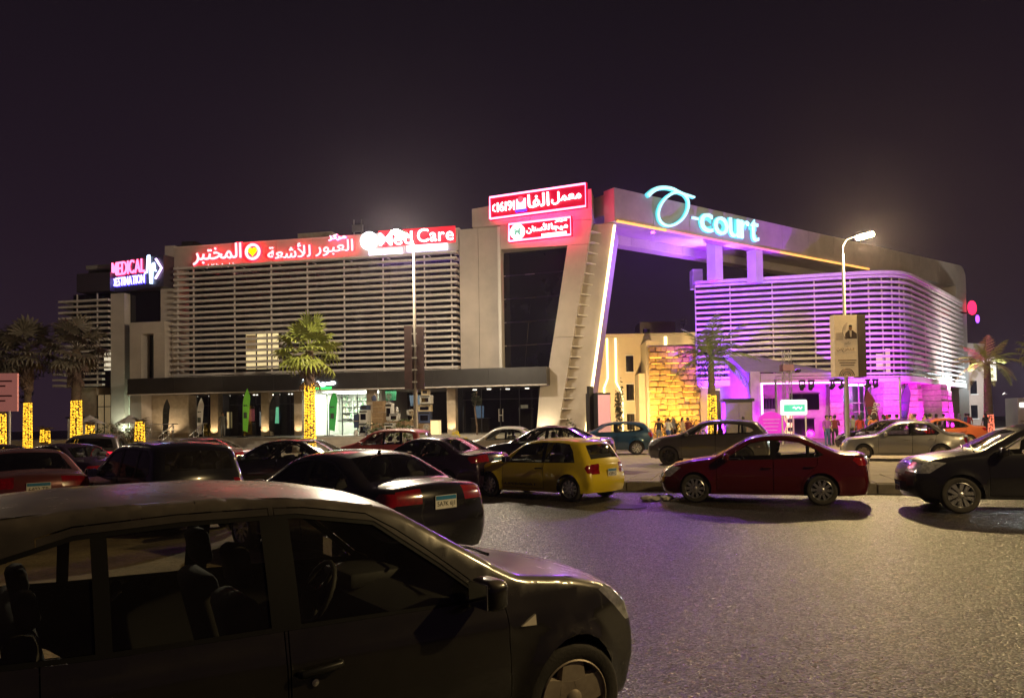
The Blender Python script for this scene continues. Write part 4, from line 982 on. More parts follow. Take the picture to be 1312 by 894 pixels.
    def seat(yc, ww, dd):
        q = MB(); M = Matrix.Translation((X(dd), yc, 0))
        q.rbox(-.05, .45, -ww, ww, .36, .52, .05, M)
        q.rbox(-.07, .06, -ww, ww, 0, .60, .05, M @ Matrix.Translation((-.08, 0, .48)) @ Matrix.Rotation(R(-14), 4, 'Y'))
        if ww < .4: q.rbox(-.045, .045, -.13, .13, .63, .83, .04, M @ Matrix.Translation((-.08, 0, .48)) @ Matrix.Rotation(R(-10), 4, 'Y'))
        else:
            for yy in (-.38, .38): q.rbox(-.045, .045, yy - .13, yy + .13, .58, .72, .04, M @ Matrix.Translation((-.08, 0, .48)) @ Matrix.Rotation(R(-10), 4, 'Y'))
        return q.mesh('seat', True, 50)
    ds = S['doors'][0][1] - .12
    out['seat0'] = seat(.37, .24, ds); out['seat1'] = seat(-.37, .24, ds); out['seat2'] = seat(0, wm - .22, ds + .86)
    k = MB(); M = Matrix.Translation((X(d0 + .46), .37, zb - .06)) @ Matrix.Rotation(R(-65), 4, 'Y')
    ring = [(.185 * math.cos(2 * math.pi * i / 20), .185 * math.sin(2 * math.pi * i / 20), 0) for i in range(21)]
    k.tube(ring, .016, 7, False, M); k.lathe([(.001, -.05), (.06, -.04), (.06, -.01), (.001, 0)], 10, M, cap=False)
    for a in (0, 120, 240): k.tube([(0, 0, -.02), (.18 * math.cos(R(a + 90)), .18 * math.sin(R(a + 90)), 0)], .014, 6, True, M)
    out['steering'] = k.mesh('steering_wheel', True)
    out['info'] = info; CARCACHE[key] = out; return out

WHEELS = {}
def wheel_meshes(r, style):
    k = (round(r, 3), style)
    if k in WHEELS: return WHEELS[k]
    w = .10; T = Matrix.Rotation(R(-90), 4, 'X')      # lathe z -> +y
    ty = MB().lathe([(.66 * r, -w), (.90 * r, -w), (.975 * r, -w + .015), (r, -w * .6), (r, w * .6), (.975 * r, w - .015), (.93 * r, w - .002), (.89 * r, w + .002), (.78 * r, w), (.70 * r, w - .006), (.675 * r, w - .012), (.66 * r, w - .03)], 36, T, cap=False)
    # tread grooves as thin rings of blocks
    rim = MB().lathe([(.69 * r, w - .004), (.665 * r, w + .002), (.645 * r, w - .008), (.63 * r, w - .05), (.62 * r, -.02)], 36, T, cap=False)
    n, wid, tw = {'cap': (5, .105, .075), 'multi': (10, .026, .032), 'five': (5, .035, .05)}[style]
    for i in range(n):
        a = 2 * math.pi * i / n; M = Matrix.Rotation(a, 4, 'Y')
        z0, z1 = .10 * r, .655 * r; ya, yb = w - .02, w - .012
        offs = [(-.5, .5)] if style != 'five' else [(-.85, -.15), (.15, .85)]
        for o0, o1 in offs:
            s0 = wid * (1 if style != 'five' else .9); s1 = tw * (1 if style != 'five' else 1.35)
            rim.add([(s0 * o0 * 2, ya - .03, z0), (s0 * o1 * 2, ya - .03, z0), (s1 * o1 * 2, yb - .03, z1), (s1 * o0 * 2, yb - .03, z1),
                     (s0 * o0 * 1.7, ya + .012, z0), (s0 * o1 * 1.7, ya + .012, z0), (s1 * o1 * 1.7, yb, z1), (s1 * o0 * 1.7, yb, z1)],
                    [(0, 3, 2, 1), (4, 5, 6, 7), (0, 1, 5, 4), (1, 2, 6, 5), (2, 3, 7, 6), (3, 0, 4, 7)], M)
    rim.lathe([(.16 * r, w - .05), (.16 * r, w - .008), (.10 * r, w + .004), (.001, w + .006)], 16, T, cap=False)
    br = MB().lathe([(.60 * r, .0), (.60 * r, .02), (.2 * r, .03), (.001, .03)], 24, T, cap=False); br.lathe([(.62 * r, -.05), (.001, -.05)], 20, T, cap=False)
    WHEELS[k] = (ty.mesh('wheel', True, 50), rim.mesh('rim', True, 35), br.mesh('brake_disc', True, 40)); return WHEELS[k]

def dusty(name, color, rough=.3, metal=0.2, dust=.25, dcol=(.24, .20, .165), coat=1.0, topk=1.6):
    """car paint under a film of dust that settles on upward faces and along the sills"""
    if name in MATS: return MATS[name]
    m = bpy.data.materials.new(name); m.use_nodes = True; t = m.node_tree; n = t.nodes; l = t.links; b = n['Principled BSDF']
    b.inputs['Metallic'].default_value = metal; b.inputs['Coat Weight'].default_value = coat; b.inputs['Coat Roughness'].default_value = .07
    tc_ = n.new('ShaderNodeTexCoord'); nz = n.new('ShaderNodeTexNoise'); nz.inputs['Scale'].default_value = 2.2; nz.inputs['Detail'].default_value = 9; nz.inputs['Roughness'].default_value = .7
    l.new(tc_.outputs['Object'], nz.inputs['Vector'])
    ge = n.new('ShaderNodeNewGeometry'); sp = n.new('ShaderNodeSeparateXYZ'); l.new(ge.outputs['Normal'], sp.inputs[0])
    up = n.new('ShaderNodeMapRange'); up.inputs[1].default_value = .2; up.inputs[2].default_value = 1.0; up.inputs[3].default_value = .35; up.inputs[4].default_value = topk
    l.new(sp.outputs['Z'], up.inputs[0])
    mu = n.new('ShaderNodeMath'); mu.operation = 'MULTIPLY'; l.new(up.outputs[0], mu.inputs[0])
    rg = n.new('ShaderNodeMapRange'); rg.inputs[1].default_value = .3; rg.inputs[2].default_value = .75; rg.inputs[3].default_value = .4 * dust; rg.inputs[4].default_value = 1.3 * dust
    l.new(nz.outputs['Fac'], rg.inputs[0]); l.new(rg.outputs[0], mu.inputs[1])
    mx = n.new('ShaderNodeMixRGB'); mx.inputs[1].default_value = (*color, 1); mx.inputs[2].default_value = (*dcol, 1); l.new(mu.outputs[0], mx.inputs[0]); l.new(mx.outputs[0], b.inputs['Base Color'])
    ra = n.new('ShaderNodeMapRange'); ra.inputs[1].default_value = 0; ra.inputs[2].default_value = .6; ra.inputs[3].default_value = rough; ra.inputs[4].default_value = min(.8, rough + .35); l.new(mu.outputs[0], ra.inputs[0]); l.new(ra.outputs[0], b.inputs['Roughness'])
    rc = n.new('ShaderNodeMapRange'); rc.inputs[1].default_value = 0; rc.inputs[2].default_value = .6; rc.inputs[3].default_value = .05; rc.inputs[4].default_value = .28; l.new(mu.outputs[0], rc.inputs[0]); l.new(rc.outputs[0], b.inputs['Coat Roughness'])
    MATS[name] = m; return m

M_TYRE = P('tyre rubber', (.018, .017, .016), .8, bump=.2, bscale=60, col2=(.05, .045, .04))
M_ALLOY = P('alloy', (.62, .62, .63), .3, .9, rvar=.1, scale=12)
M_CAPM = P('dusty hubcap', (.50, .43, .34), .5, .3, scale=9, col2=(.30, .25, .2))
M_BRAKE = P('brake iron', (.03, .028, .026), .7, .3)
M_UNDER = P('underbody', (.012, .012, .012), .9)
M_TRIM = P('black trim', (.010, .010, .010), .3, spec=.3)
M_RUB = P('black bumper plastic', (.02, .02, .019), .6)
M_CGLASS = GLASS('car glass', (.93, .95, .91), dust=.02)
M_CDARK = GLASS('tinted car glass', (.18, .19, .19), dust=.02)
M_HEAD = P('headlamp lens', (.55, .56, .58), .12, .55, coat=1, scale=18, var=.5)
M_TAIL = P('tail lamp', (.24, .004, .007), .16, .0, coat=1, scale=14, var=.4)
M_INT = P('cabin plastic', (.035, .034, .032), .65)
M_SEAT = P('seat cloth', (.05, .048, .045), .9)
M_CHROME = P('chrome', (.75, .75, .76), .12, 1)
M_PLATE = P('plate white', (.75, .74, .68), .4)
M_PBLUE = P('plate blue', (.03, .22, .45), .4)
M_INK = P('black ink', (.012, .012, .012), .6)

def plate(parent, x, z, face, txt):
    """number plate on the nose (+1) or tail (-1)"""
    rz = R(90) if face > 0 else R(-90)
    p = bx('number_plate', -.18, .18, -.008, 0, -.085, .085, M_PLATE, parent); p.location = (x, 0, z); p.rotation_euler = (0, 0, rz)
    bx('plate_band', -.172, .172, -.011, -.008, .028, .078, M_PBLUE, p)
    o = put('lettering', text_mesh(txt, .30, .075, .002), M_INK, p, (-.15, -.0085, -.068))
    return p
def car(name, key, paint, loc, head, label, group='cars parked along the street', glass=None, hub=None, rim=None, steer=0, scale=(1, 1, 1), detail=True, txt='', tail=None, roofmat=None, handle=None):
    c = car_meshes(key); I = c['info']; S = I['S']; X = I['X']; r = S['r']; glass = glass or M_CGLASS
    root = empty(name, loc, head, label, 'car', group); root.scale = scale
    body = put('body', c['body'], paint, root)
    for k in range(3):
        for sd in 'LR':
            if 'door%d%s' % (k, sd) in c:
                dr = put('door', c['door%d%s' % (k, sd)], paint, root); s = 1 if sd == 'L' else -1
                d = S['doors'][k][1] - .13; zz = S['belt'][0] - .11; x = X(d); y = I['hw'](x, zz)
                if S['doors'][k][2]: d = S['doors'][k][1] - .16; x = X(d); zz += .025; y = I['hw'](x, zz)
                m = MB(); m.rbox(-.1, .1, -.014, .014, -.017, .017, .012); m.rbox(-.105, -.07, -.03, .0, -.015, .015, .008); m.rbox(.07, .105, -.03, .0, -.015, .015, .008)
                hh = m.build('handle', handle or paint, dr, True, 60, (x, s * (y + .032), zz)); hh.rotation_euler = (0, R(4), 0 if s > 0 else math.pi)
            if 'win%d%s' % (k, sd) in c:
                put('side_window', c['win%d%s' % (k, sd)], glass, root)
    for sd in 'LR':
        put('window_trim', c['trim' + sd], M_TRIM, root)
        for a, nm, mm in (('head', 'headlight', M_HEAD), ('tail', 'tail_light', tail or M_TAIL)):
            if a + sd in c: put(nm, c[a + sd], mm, root)
    for a, nm, mm in (('windshield', 'windshield', M_CGLASS), ('rear_window', 'rear_window', glass), ('grille', 'grille', M_TRIM), ('low', 'air_intake', M_RUB), ('underbody', 'underbody', M_UNDER), ('linerL', 'door_liner', M_UNDER), ('linerR', 'door_liner', M_UNDER), ('dashboard', 'dashboard', M_INT), ('steering', 'steering_wheel', M_INT)):
        if a in c: put(nm, c[a], mm, root)
    for k in range(3): put('seat', c['seat%d' % k], M_SEAT, root)
    ty, rm, br = wheel_meshes(r, hub or S['hub'])
    for x in (I['xf'], I['xr']):
        for s in (1, -1):
            w = put('wheel', ty, M_TYRE, root, (x, s * (S['W'] / 2 - .125), r)); w.rotation_euler = (0, random.uniform(0, 6), 0)
            if s < 0: w.rotation_euler = (0, random.uniform(0, 6), math.pi)
            if x == I['xf'] and steer: w.rotation_euler = (0, 0, (0 if s > 0 else math.pi) + steer)
            put('rim', rm, rim or (M_CAPM if (hub or S['hub']) == 'cap' else M_ALLOY), w); put('brake_disc', br, M_BRAKE, w)
    # mirrors
    for s in (1, -1):
        d = S['dlo'][0][0] + .10; z = S['mirz']; x = X(d); y = I['hw'](x, z - .05)
        m = MB(); m.rbox(-.055, .075, .03, .235, -.07, .085, .045, seg=3); m.tube([(0, -.03, -.05), (0, .06, -.03)], .028, 8)
        o = m.build('mirror', roofmat or paint, root, True, 60, (x, s * y, z))
        if s < 0: o.scale = (1, -1, 1)
        g = MB(); g.rbox(-.06, -.052, .05, .215, -.055, .07, .003); gm = g.build('mirror_glass', M_CHROME, o)
    # wipers
    tw = [p for p, t in zip(I['top'], I['tags']) if t == 'ws']
    if detail and tw:
        m = MB()
        for y0, y1 in ((.55, -.02), (-.05, -.6)):
            a = tw[1]; b = tw[2]; m.tube([(a[0] + .10, y0, a[1] + .035), (a[0] + .03, (y0 + y1) / 2, a[1] + .065), (b[0] + .02, y1, b[1] + .05)], .009, 5)
        m.build('wiper', M_TRIM, root)
    tops = I['top']
    zpl = {'hatch': .62, 'hatch3': .66, 'sedan': .86, 'boxy': .70, 'mpv': .80, 'suv': .92}[key]
    if txt:
        xb = min(x for x, z in tops if abs(z - zpl) < .09 and x < 0) - .026
        plate(root, xb, zpl, -1, txt)
        xb = max(x for x, z in tops if abs(z - .45) < .08 and x > 0) + .02
        plate(root, xb, .45, 1, txt)
    return root, c, I
# ================================================================== PARKED CARS (driver on the left; heading = direction of the bonnet)
def hd(x, y): return math.atan2(y, x)
B_PAINT = dusty('near car black', (.008, .008, .0070), .22, .1, .11, (.26, .22, .18), topk=6.0)  # real dust, raised on top to paint in the roof's lamp sheen
def ctr(key, px, py, h, axle='f', side=1):
    """car centre from the ground point of one wheel (outer face): axle f/r, side +1 left, -1 right"""
    S = SPECS[key]; x = S['L'] / 2 - (S['fo'] if axle == 'f' else S['fo'] + S['wb']); y = side * (S['W'] / 2 - .02)
    return (px - x * math.cos(h) + y * math.sin(h), py - x * math.sin(h) - y * math.cos(h))
H1 = R(36); c = ctr('hatch', .34, 4.18, H1, 'f', -1)
NC_, _, NI = car('hatchback_car', 'hatch', B_PAINT, (c[0], c[1], 0), H1, 'dusty black five door hatchback in the foreground at the lower left', steer=R(-8), txt='7153 BR', handle=P('handle plastic', (.015, .015, .015), .35))
# side repeater, door lock, door sill trim of the near car
x = NI['X'](1.12); z = .80; y = NI['hw'](x, z)
MB().prism_xz([(-.05, -.02), (.05, -.028), (.045, .03)], -.008, .008).build('side_indicator', P('clear indicator', (.75, .70, .60), .2, coat=1), NC_, loc=(x, -y - .006, z))
x = NI['X'](2.30); y = NI['hw'](x, .73); MB().lathe([(.016, 0), (.016, .01), (.001, .012)], 12, Matrix.Rotation(R(90), 4, 'X')).build('door_lock', M_CHROME, NC_, loc=(x, -y - .002, .735))
rgn = random.Random(4)
MB().tube([(0, 0, 0), (.07, .03, .05)], .01, 6).build('grab_handle', P('grey grab handle', (.4, .38, .33), .4), NC_, loc=(NI['X'](2.9), .70, .88))
def C(name, key, paint, at, h, label, **k): return car(name, key, paint, (at[0], at[1], k.pop('z', 0)), h, label, **k)
BLK = dusty('black paint', (.008, .008, .009), .2, .2, .05); BLK2 = dusty('blue black paint', (.008, .008, .012), .22, .2, .045)
YEL = dusty('yellow paint', (.80, .60, .015), .28, 0, .03); RED = dusty('maroon paint', (.10, .0035, .007), .2, .3, .03); DRED = dusty('dark red paint', (.13, .010, .014), .3, .2, .2)
GRY = dusty('grey bronze paint', (.10, .092, .085), .28, .5, .12); SIL = dusty('silver paint', (.34, .33, .32), .3, .6, .12); BLU = dusty('blue paint', (.008, .055, .12), .28, .3, .1)
WHT = dusty('old white paint', (.42, .41, .37), .4, 0, .2); ORG = dusty('orange paint', (.45, .10, .03), .35, 0, .12); ROSE = dusty('faded red paint', (.36, .06, .06), .4, 0, .15); PUR = dusty('violet tinted black paint', (.03, .012, .035), .22, .3, .05)
h = hd(-.74, .67); rc = Vector((-.25, 10.1)); f = Vector((math.cos(h), math.sin(h))); lf = Vector((-f.y, f.x)); p = rc + f * 2.265 + lf * .89
KIA, _, KI = C('sedan_car', 'sedan', BLK, p, h, 'black saloon with red tail lights and blue topped plate behind the near hatchback', txt='5A7K 6J1')
m = MB(); m.prism_xz([(-.06, 0), (.07, 0), (-.04, .05), (-.07, .05)], -.012, .012); m.build('antenna_fin', M_TRIM, KIA, loc=(-.86, 0, 1.44))
h = hd(-.77, .64); c = ctr('hatch3', 1.27, 17.0, h, 'r', 1); YC, _, YI = C('hatchback_car', 'hatch3', YEL, c, h, 'bright yellow three door hatchback with black window frames and alloy wheels', txt='4289 C', roofmat=M_TRIM, handle=M_TRIM)
x = YI['X'](1.75); y = YI['hw'](x, .36); o = put('side_lettering', text_mesh('SUPERSPORT', 1.05, .055, .002, .01), M_INK, YC, (x + .55, y + .004, .335)); o.rotation_euler = (0, 0, math.pi)
h = hd(-.94, .35); c = ctr('sedan', 4.0, 16.5, h, 'f', 1); RC_, _, RI = C('sedan_car', 'sedan', RED, c, h, 'maroon red saloon parked along the kerb with silver alloy wheels', txt='2936 GS', scale=(.985, 1, 1))
h = hd(-.97, .25); c = ctr('suv', 8.4, 13.95, h, 'f', 1); C('suv_car', 'suv', BLK2, c, h, 'shiny black SUV cut off by the right edge of the picture', txt='8127 AM')
h = hd(-.93, .37); c = ctr('suv', 5.45, 26.3, h, 'f', 1); C('suv_car', 'suv', GRY, c, h, 'bronze grey crossover parked behind the maroon saloon', z=.22, scale=(.97, .97, .95), txt='6311 DF', hub='multi', rim=M_BRAKE)
C('suv_car', 'suv', BLU, (4.6, 35.4), hd(-.99, .08), 'dark blue crossover parked behind the yellow hatchback', z=.22, scale=(.95, .97, .94), txt='9031 FD')
C('sedan_car', 'boxy', SIL, (14.5, 27.6), hd(-.90, .43), 'silver grey saloon between the maroon saloon and the black SUV', z=.22, txt='5517 HN')
C('sedan_car', 'sedan', PUR, (17.0, 33.6), hd(-.62, .78), 'dark violet saloon mostly hidden behind the silver saloon', z=.22, detail=False)
C('sedan_car', 'sedan', ORG, (21.3, 37.5), hd(-.97, .22), 'orange saloon behind the silver one near the magenta columns', z=.22, detail=False, hub='cap')
C('sedan_car', 'boxy', WHT, (-.4, 31.0), hd(-.98, .2), 'old off white boxy saloon behind the yellow hatchback bonnet', z=.22, detail=False)
C('sedan_car', 'sedan', BLK2, (1.1, 24.5), hd(-.93, .37), 'black saloon whose roof shows just behind the yellow hatchback', z=.22, detail=False)
C('sedan_car', 'sedan', PUR, (-2.3, 20.3), hd(-.85, .53), 'violet black saloon seen from behind left of the yellow hatchback', txt='3348 KL')
C('wagon_car', 'mpv', ROSE, (-4.7, 27.6), hd(-.95, .3), 'small faded red car with pink roof in front of the goods shop', z=.22, detail=False, scale=(.88, .93, .9))
C('sedan_car', 'sedan', BLK, (-6.3, 20.4), hd(-.97, .24), 'dark saloon parked right of the black minivan', detail=False)
C('minivan_car', 'mpv', BLK2, (-6.75, 14.1), hd(-.72, .69), 'black minivan seen from behind with dusty tailgate window', txt='1745 ND', glass=GLASS('minivan glass', (.5, .5, .5), dust=.06))
C('sedan_car', 'sedan', DRED, (-9.6, 14.4), hd(-.66, .75), 'dark red saloon seen from behind at the far left', txt='6402 TR')
C('suv_car', 'suv', dusty('steel grey paint', (.10, .085, .09), .3, .5, .1), (-14.2, 25.6), hd(-.35, .94), 'grey SUV with one glowing red tail light, far left', detail=False, tail=P('lit tail lamp', (.5, .01, .02), .2, emit=(1, .02, .05), es=.8))
C('sedan_car', 'boxy', PUR, (-13.0, 21.2), hd(-.95, .3), 'low dark saloon with purple lit roof behind the dark red one', detail=False)  # violet in the paint stands for purple light on this roof
C('sedan_car', 'sedan', dusty('purple lit paint', (.05, .01, .03), .3, .3, .1), (-10.7, 24.6), hd(-.98, .2), 'dark saloon whose purple lit roof shows over the black minivan', detail=False)  # purple light on the roof is put into the paint colour
C('sedan_car', 'boxy', BLK, (-15.4, 21.6), hd(-.9, .4), 'black saloon cut off by the left picture edge', detail=False)
# ================================================================== LAMPS
def light(name, typ, energy, color, loc, parent=None, rad=.1, aim=None, spot=None, blend=.6, size=None):
    d = bpy.data.lights.new(name, typ); d.energy = energy; d.color = color
    if typ in ('POINT', 'SPOT'): d.shadow_soft_size = rad
    if typ == 'SPOT': d.spot_size = R(spot or 70); d.spot_blend = blend
    if typ == 'AREA' and size: d.shape = 'RECTANGLE'; d.size, d.size_y = size
    o = bpy.data.objects.new(name, d); o.location = loc; COL.objects.link(o)
    if parent: o.parent = parent
    if aim is not None: o.rotation_euler = (Vector(aim) - Vector(loc)).to_track_quat('-Z', 'Y').to_euler()
    return o
M_POLE = P('galvanised pole', (.42, .40, .36), .5, .4, var=.15, scale=2)
E_LAMP = EM('street lamp lens', LAMP_COL, 60)
def street_lamp(x, y, z0, top, dx, dy, label, watt=LAMP_W, col=LAMP_COL):
    o = empty('street_lamp', (x, y, z0), 0, label, 'street lamp', 'street lamps'); h = top - z0
    MB().lathe([(.17, 0), (.17, .35), (.11, .45), (.10, 2), (.055, h - .7)], 12).build('pole', M_POLE, o, True, 40)
    m = MB(); m.tube([(0, 0, h - .8), (0, 0, h - .35), (dx * .25, dy * .25, h - .05), (dx * .7, dy * .7, h + .02)], .035, 8); m.build('arm', M_POLE, o, True)
    a = math.atan2(dy, dx); Mh = Matrix.Translation((dx * .7, dy * .7, h)) @ Matrix.Rotation(a, 4, 'Z') @ Matrix.Rotation(R(-8), 4, 'Y')
    hd_ = MB(); hd_.rbox(-.05, .62, -.14, .14, .0, .12, .05, Mh); hd_.build('lamp_head', M_FRAME, o, True, 50)
    le = MB(); le.rbox(-.02, .74, -.2, .2, -.16, .004, .06, Mh); le.build('lamp_lens', E_LAMP, o, True)
    bx('access_door', -.05, .05, -.178, -.165, .5 - .4, .3, M_FRAME, o)
    p = Mh @ Vector((.32, 0, -.2)); light('lamp_light', 'POINT', watt, col, p[:], o, .16); return o
street_lamp(-4.42, 34.0, .22, 10.45, -.45, -.55, 'tall street lamp left of the tower in front of the clinic sign', LAMP_W * 1.1, (1.0, .83, .58))
street_lamp(15.35, 34.0, .22, 10.05, .7, -.45, 'tall street lamp carrying the pale poster panel, right of the gateway', LAMP_W * 1.15, (1.0, .72, .32))
street_lamp(36.0, 36.0, .22, 10.3, -.5, -.3, 'tall street lamp standing right of the picture', LAMP_W * .5)
street_lamp(15.0, 4.6, .0, 9.8, -.75, .0, 'street lamp on the near side of the road right of the viewer', LAMP_W * .7, (1.0, .70, .30))
street_lamp(-28.0, 37.0, .22, 10.3, -.5, -.1, 'added faint street lamp, unseen left of the picture, lifting the left palms', LAMP_W * .05)  # added dim lamp out of view, brightens the left palms
def flood(loc, aim, col, watt, label, spot=95, blend=.8, rad=.25, z0=None):
    o = empty('floodlight', loc, 0, label, 'floodlight', 'floodlights of the court'); q = (Vector(aim) - Vector(loc)).to_track_quat('-Z', 'Y').to_matrix().to_4x4()
    MB().rbox(-.16, .16, -.12, .12, -.02, .12, .02, q).build('housing', M_FRAME, o); MB().box(-.13, .13, -.09, .09, -.035, -.02, q).build('lens', EM('flood lens %d' % (hash(col) % 999), col, 6), o)
    l_ = light('flood_beam', 'SPOT', watt, col, (q @ Vector((0, 0, -.06)))[:], o, rad, None, spot, blend); l_.rotation_euler = q.to_euler(); return o
VIO = (.24, .012, 1.0); MAG = (1.0, .008, .80)
flood((13.0, 49.5, .45), (19, 56.2, 9), VIO, 62000, 'violet floodlight on the ground lighting the left part of the slatted wing', 80)
flood((24.5, 48.5, .45), (26.5, 55.0, 8.5), (.36, .02, 1.0), 11000, 'violet floodlight on the ground before the rounded corner', 80)
flood((15.6, 57.3, 12.75), (12.5, 52.0, 15.2), (.42, .2, 1.0), 3200, 'violet floodlight on the wing roof shining up at the beam', 150)
flood((13.2, 51.5, .45), (11.2, 52.2, 15), VIO, 3500, 'violet floodlight on the ground shining up at the gateway soffit', 75)
flood((18.0, 46.6, 4.8), (15.5, 52.0, 15.6), (.36, .05, 1.0), 5000, 'violet floodlight under the court name', 125)
for x, y, tx, ty, nm in ((25.0, 50.6, 25.5, 56.0, 'flat column left of the rounded corner'), (29.8, 54.6, 29.6, 57.0, 'shop front between the columns'), (27.6, 53.2, 28.0, 55.2, 'rounded corner'), (32.0, 56.8, 31.4, 58.0, 'second stone column'), (35.6, 59.9, 34.7, 61.0, 'broad stone column'), (38.0, 62.2, 36.9, 63.4, 'last stone column')):
    flood((x, y, .4), (tx, ty, 3.2), MAG, 1500, 'magenta uplight at the foot of the %s' % nm, 120)
flood((18.6, 50.6, .4), (17.0, 56.0, 5.5), (.75, .02, 1.0), 900, 'magenta uplight beside the pavilion side wall', 120)
flood((9.6, 49.3, 14.35), (-3.5, 13.0, 0), (.40, .06, 1.0), 2600, 'added violet floodlight under the gateway beam, tinting road and parked cars', 40, 1.0)  # added lamp for the violet spill on road and car roofs
flood((21.5, 49.0, 4.25), (21, 52.5, 1.0), (1.0, .01, .80), 750, 'magenta stage floodlight hanging over the crowd', 130)
flood((40.5, 61.0, 3.5), (37, 64, 9), (1.0, .93, .82), 4200, 'added white floodlight standing in for the street light on the wing side', 110)  # added lamp, carries the street light's white wash onto the wing
flood((8.6, 60, .4), (10.5, 69.5, 6), (1.0, .64, .25), 7000, 'warm floodlight before the cream court building', 110)
flood((16.2, 65, .4), (16, 69.6, 8), (1.0, .72, .36), 5000, 'warm floodlight behind the golden stone wall', 120)
flood((13.4, 58.6, .4), (13.6, 62, 4), (1.0, .60, .14), 1700, 'golden floodlight at the foot of the stone wall', 120)
for xx in COLS: light('column_uplight', 'SPOT', 55, (1.0, .70, .36), (xx, -.45, TZ + .12), MALL, .05, (xx, .0, 3.6), 110)
light('lobby_uplight', 'SPOT', 90, (1.0, .74, .42), (-32.0, -.6, TZ + .12), MALL, .05, (-32, .4, 3.6), 120)
light('wall_washer', 'SPOT', 260, (.86, 1.0, .70), (-34.95, -.9, TZ + .2), MALL, .05, (-34.95, .3, 4.2), 120)
light('leg_washer', 'SPOT', 120, (1.0, .84, .50), (-4.7, -1.2, TZ + .1), MALL, .05, (-4.6, .2, 3.0), 100)
light('pharmacy_glow', 'AREA', 500, (.90, 1.0, .82), (-19.0, 3.2, 4.1), MALL, size=(4.0, 2.2))
light('goods_shop_glow', 'AREA', 60, (1.0, .80, .55), (-13.8, -.4, 4.0), MALL, size=(4.5, 1.0))

# ================================================================== POSTER PANELS, TOTEM, LEFT HOARDING
M_POSTER = P('cream poster', (.62, .48, .30), .7, var=.1, scale=3, emit=(1, .72, .42), es=.10)
o = empty('poster_panel', (15.36, 33.82, 3.65), R(4), 'cream poster panel with portrait and Arabic lettering on the right lamp post', 'poster')
bx('box', -.74, .34, -.28, .12, 0, 2.8, M_POSTER, o); bx('side_frame', .345, .72, -.30, .14, -.02, 2.82, P('brown panel side', (.10, .07, .06), .6), o)
M_PINK_INK = P('brown ink', (.10, .055, .03), .8)
MB().ball((.02, -.285, 2.22), .085, .006, .12).build('portrait_head', P('print skin', (.30, .17, .10), .8), o); MB().ball((.02, -.288, 2.30), .085, .006, .05).build('portrait_hair', M_INK, o)
MB().prism_xz([(-.26, 1.72), (.31, 1.72), (.31, 1.95), (.12, 2.10), (-.08, 2.10), (-.22, 1.98)], -.290, -.281).build('portrait_suit', P('print suit', (.05, .03, .025), .8), o)
MB().prism_xz([(-.01, 1.8), (.05, 1.8), (.07, 2.09), (-.03, 2.09)], -.294, -.291).build('portrait_shirt', P('print shirt', (.55, .48, .42), .8), o)
MB().tube([(-.35 * math.cos(R(a)) * 1.0 + .0, -.284, 2.05 + .42 * math.sin(R(a))) for a in range(-60, 80, 10)], .008, 4).build('portrait_ring', M_PINK_INK, o)
put('lettering', text_mesh(arabic('دكتور'), .30, .14, .003), M_PINK_INK, o, (-.3, -.282, 1.45)); put('lettering', text_mesh(arabic('عبدالرحمن'), .85, .24, .003, .01), M_PINK_INK, o, (-.65, -.282, 1.12))
for k in range(3): bx('print_line', -.6 + .06 * k, .26 - .05 * k, -.283, -.281, .72 - k * .11, .76 - k * .11, M_PINK_INK, o)
for k in range(4): bx('print_line', -.66, -.34, -.283, -.281, 1.95 - k * .09, 1.975 - k * .09, M_PINK_INK, o)
for r_ in (.34, .26, .18, .10): MB().tube([(-.2 + r_ * math.cos(R(a)), -.286, .03 + r_ * math.sin(R(a))) for a in range(0, 181, 15)], .022, 5).build('print_arch', M_PINK_INK if r_ in (.34, .18) else P('clay ink', (.36, .16, .08), .8), o)
o = empty('poster_panel', (-4.42, 33.85, 3.4), R(2), 'dark unlit poster panel on the left lamp post seen from behind', 'poster')
M_DPAN = P('dark maroon panel', (.045, .020, .018), .6, var=.4, scale=2)
bx('panel', -.46, -.10, -.10, .16, 0, 2.9, M_DPAN, o); bx('panel', .10, .42, -.06, .2, 0, 2.86, M_DPAN, o); bx('back_plate', -.099, .099, .10, .15, .02, 2.8, M_DPAN, o)
for k in range(5): bx('bracket', -.12, .12, -.13, -.11, .3 + k * .55, .36 + k * .55, M_POLE, o)
o = empty('totem_sign', (4.75, 38.4, .22), R(30), 'tall slim totem sign with pink glowing face before the leaning leg', 'sign')
bx('body', -.42, .42, -.02, 1.0, 0, 3.05, M_BLACK, o); bx('face', -.38, .38, -.06, -.021, .05, 2.95, EM('pale pink face', (.85, .42, .46), .30), o); bx('foot', -.5, .5, -.12, 1.1, -.02, .1, M_BLACK, o)
bx('stripe', -.37, .37, -.065, -.061, .9, .95, EM('rose stripe', (.7, .2, .25), .2), o)
bx('fin', -.70, -.43, .3, .5, 0, 3.4, M_BLACK, o)
o = empty('hoarding', (-21.3, 30.2, .2), R(6), 'reddish lit hoarding board with lines of print at the left edge', 'hoarding')
bx('board', -1.4, 1.1, -.06, .06, 2.4, 3.95, EM('pinkish print', (.55, .20, .17), .22), o)
for x0 in (-1.0, .7): MB().tube([(x0, .12, 0), (x0, .12, 3.9)], .06, 8).build('leg', M_POLE, o)
for k in range(6): bx('print_line', -1.2, .9 - (k % 3) * .25, -.07, -.061, 3.6 - k * .2, 3.66 - k * .2, P('dark red ink', (.10, .015, .02), .7), o)

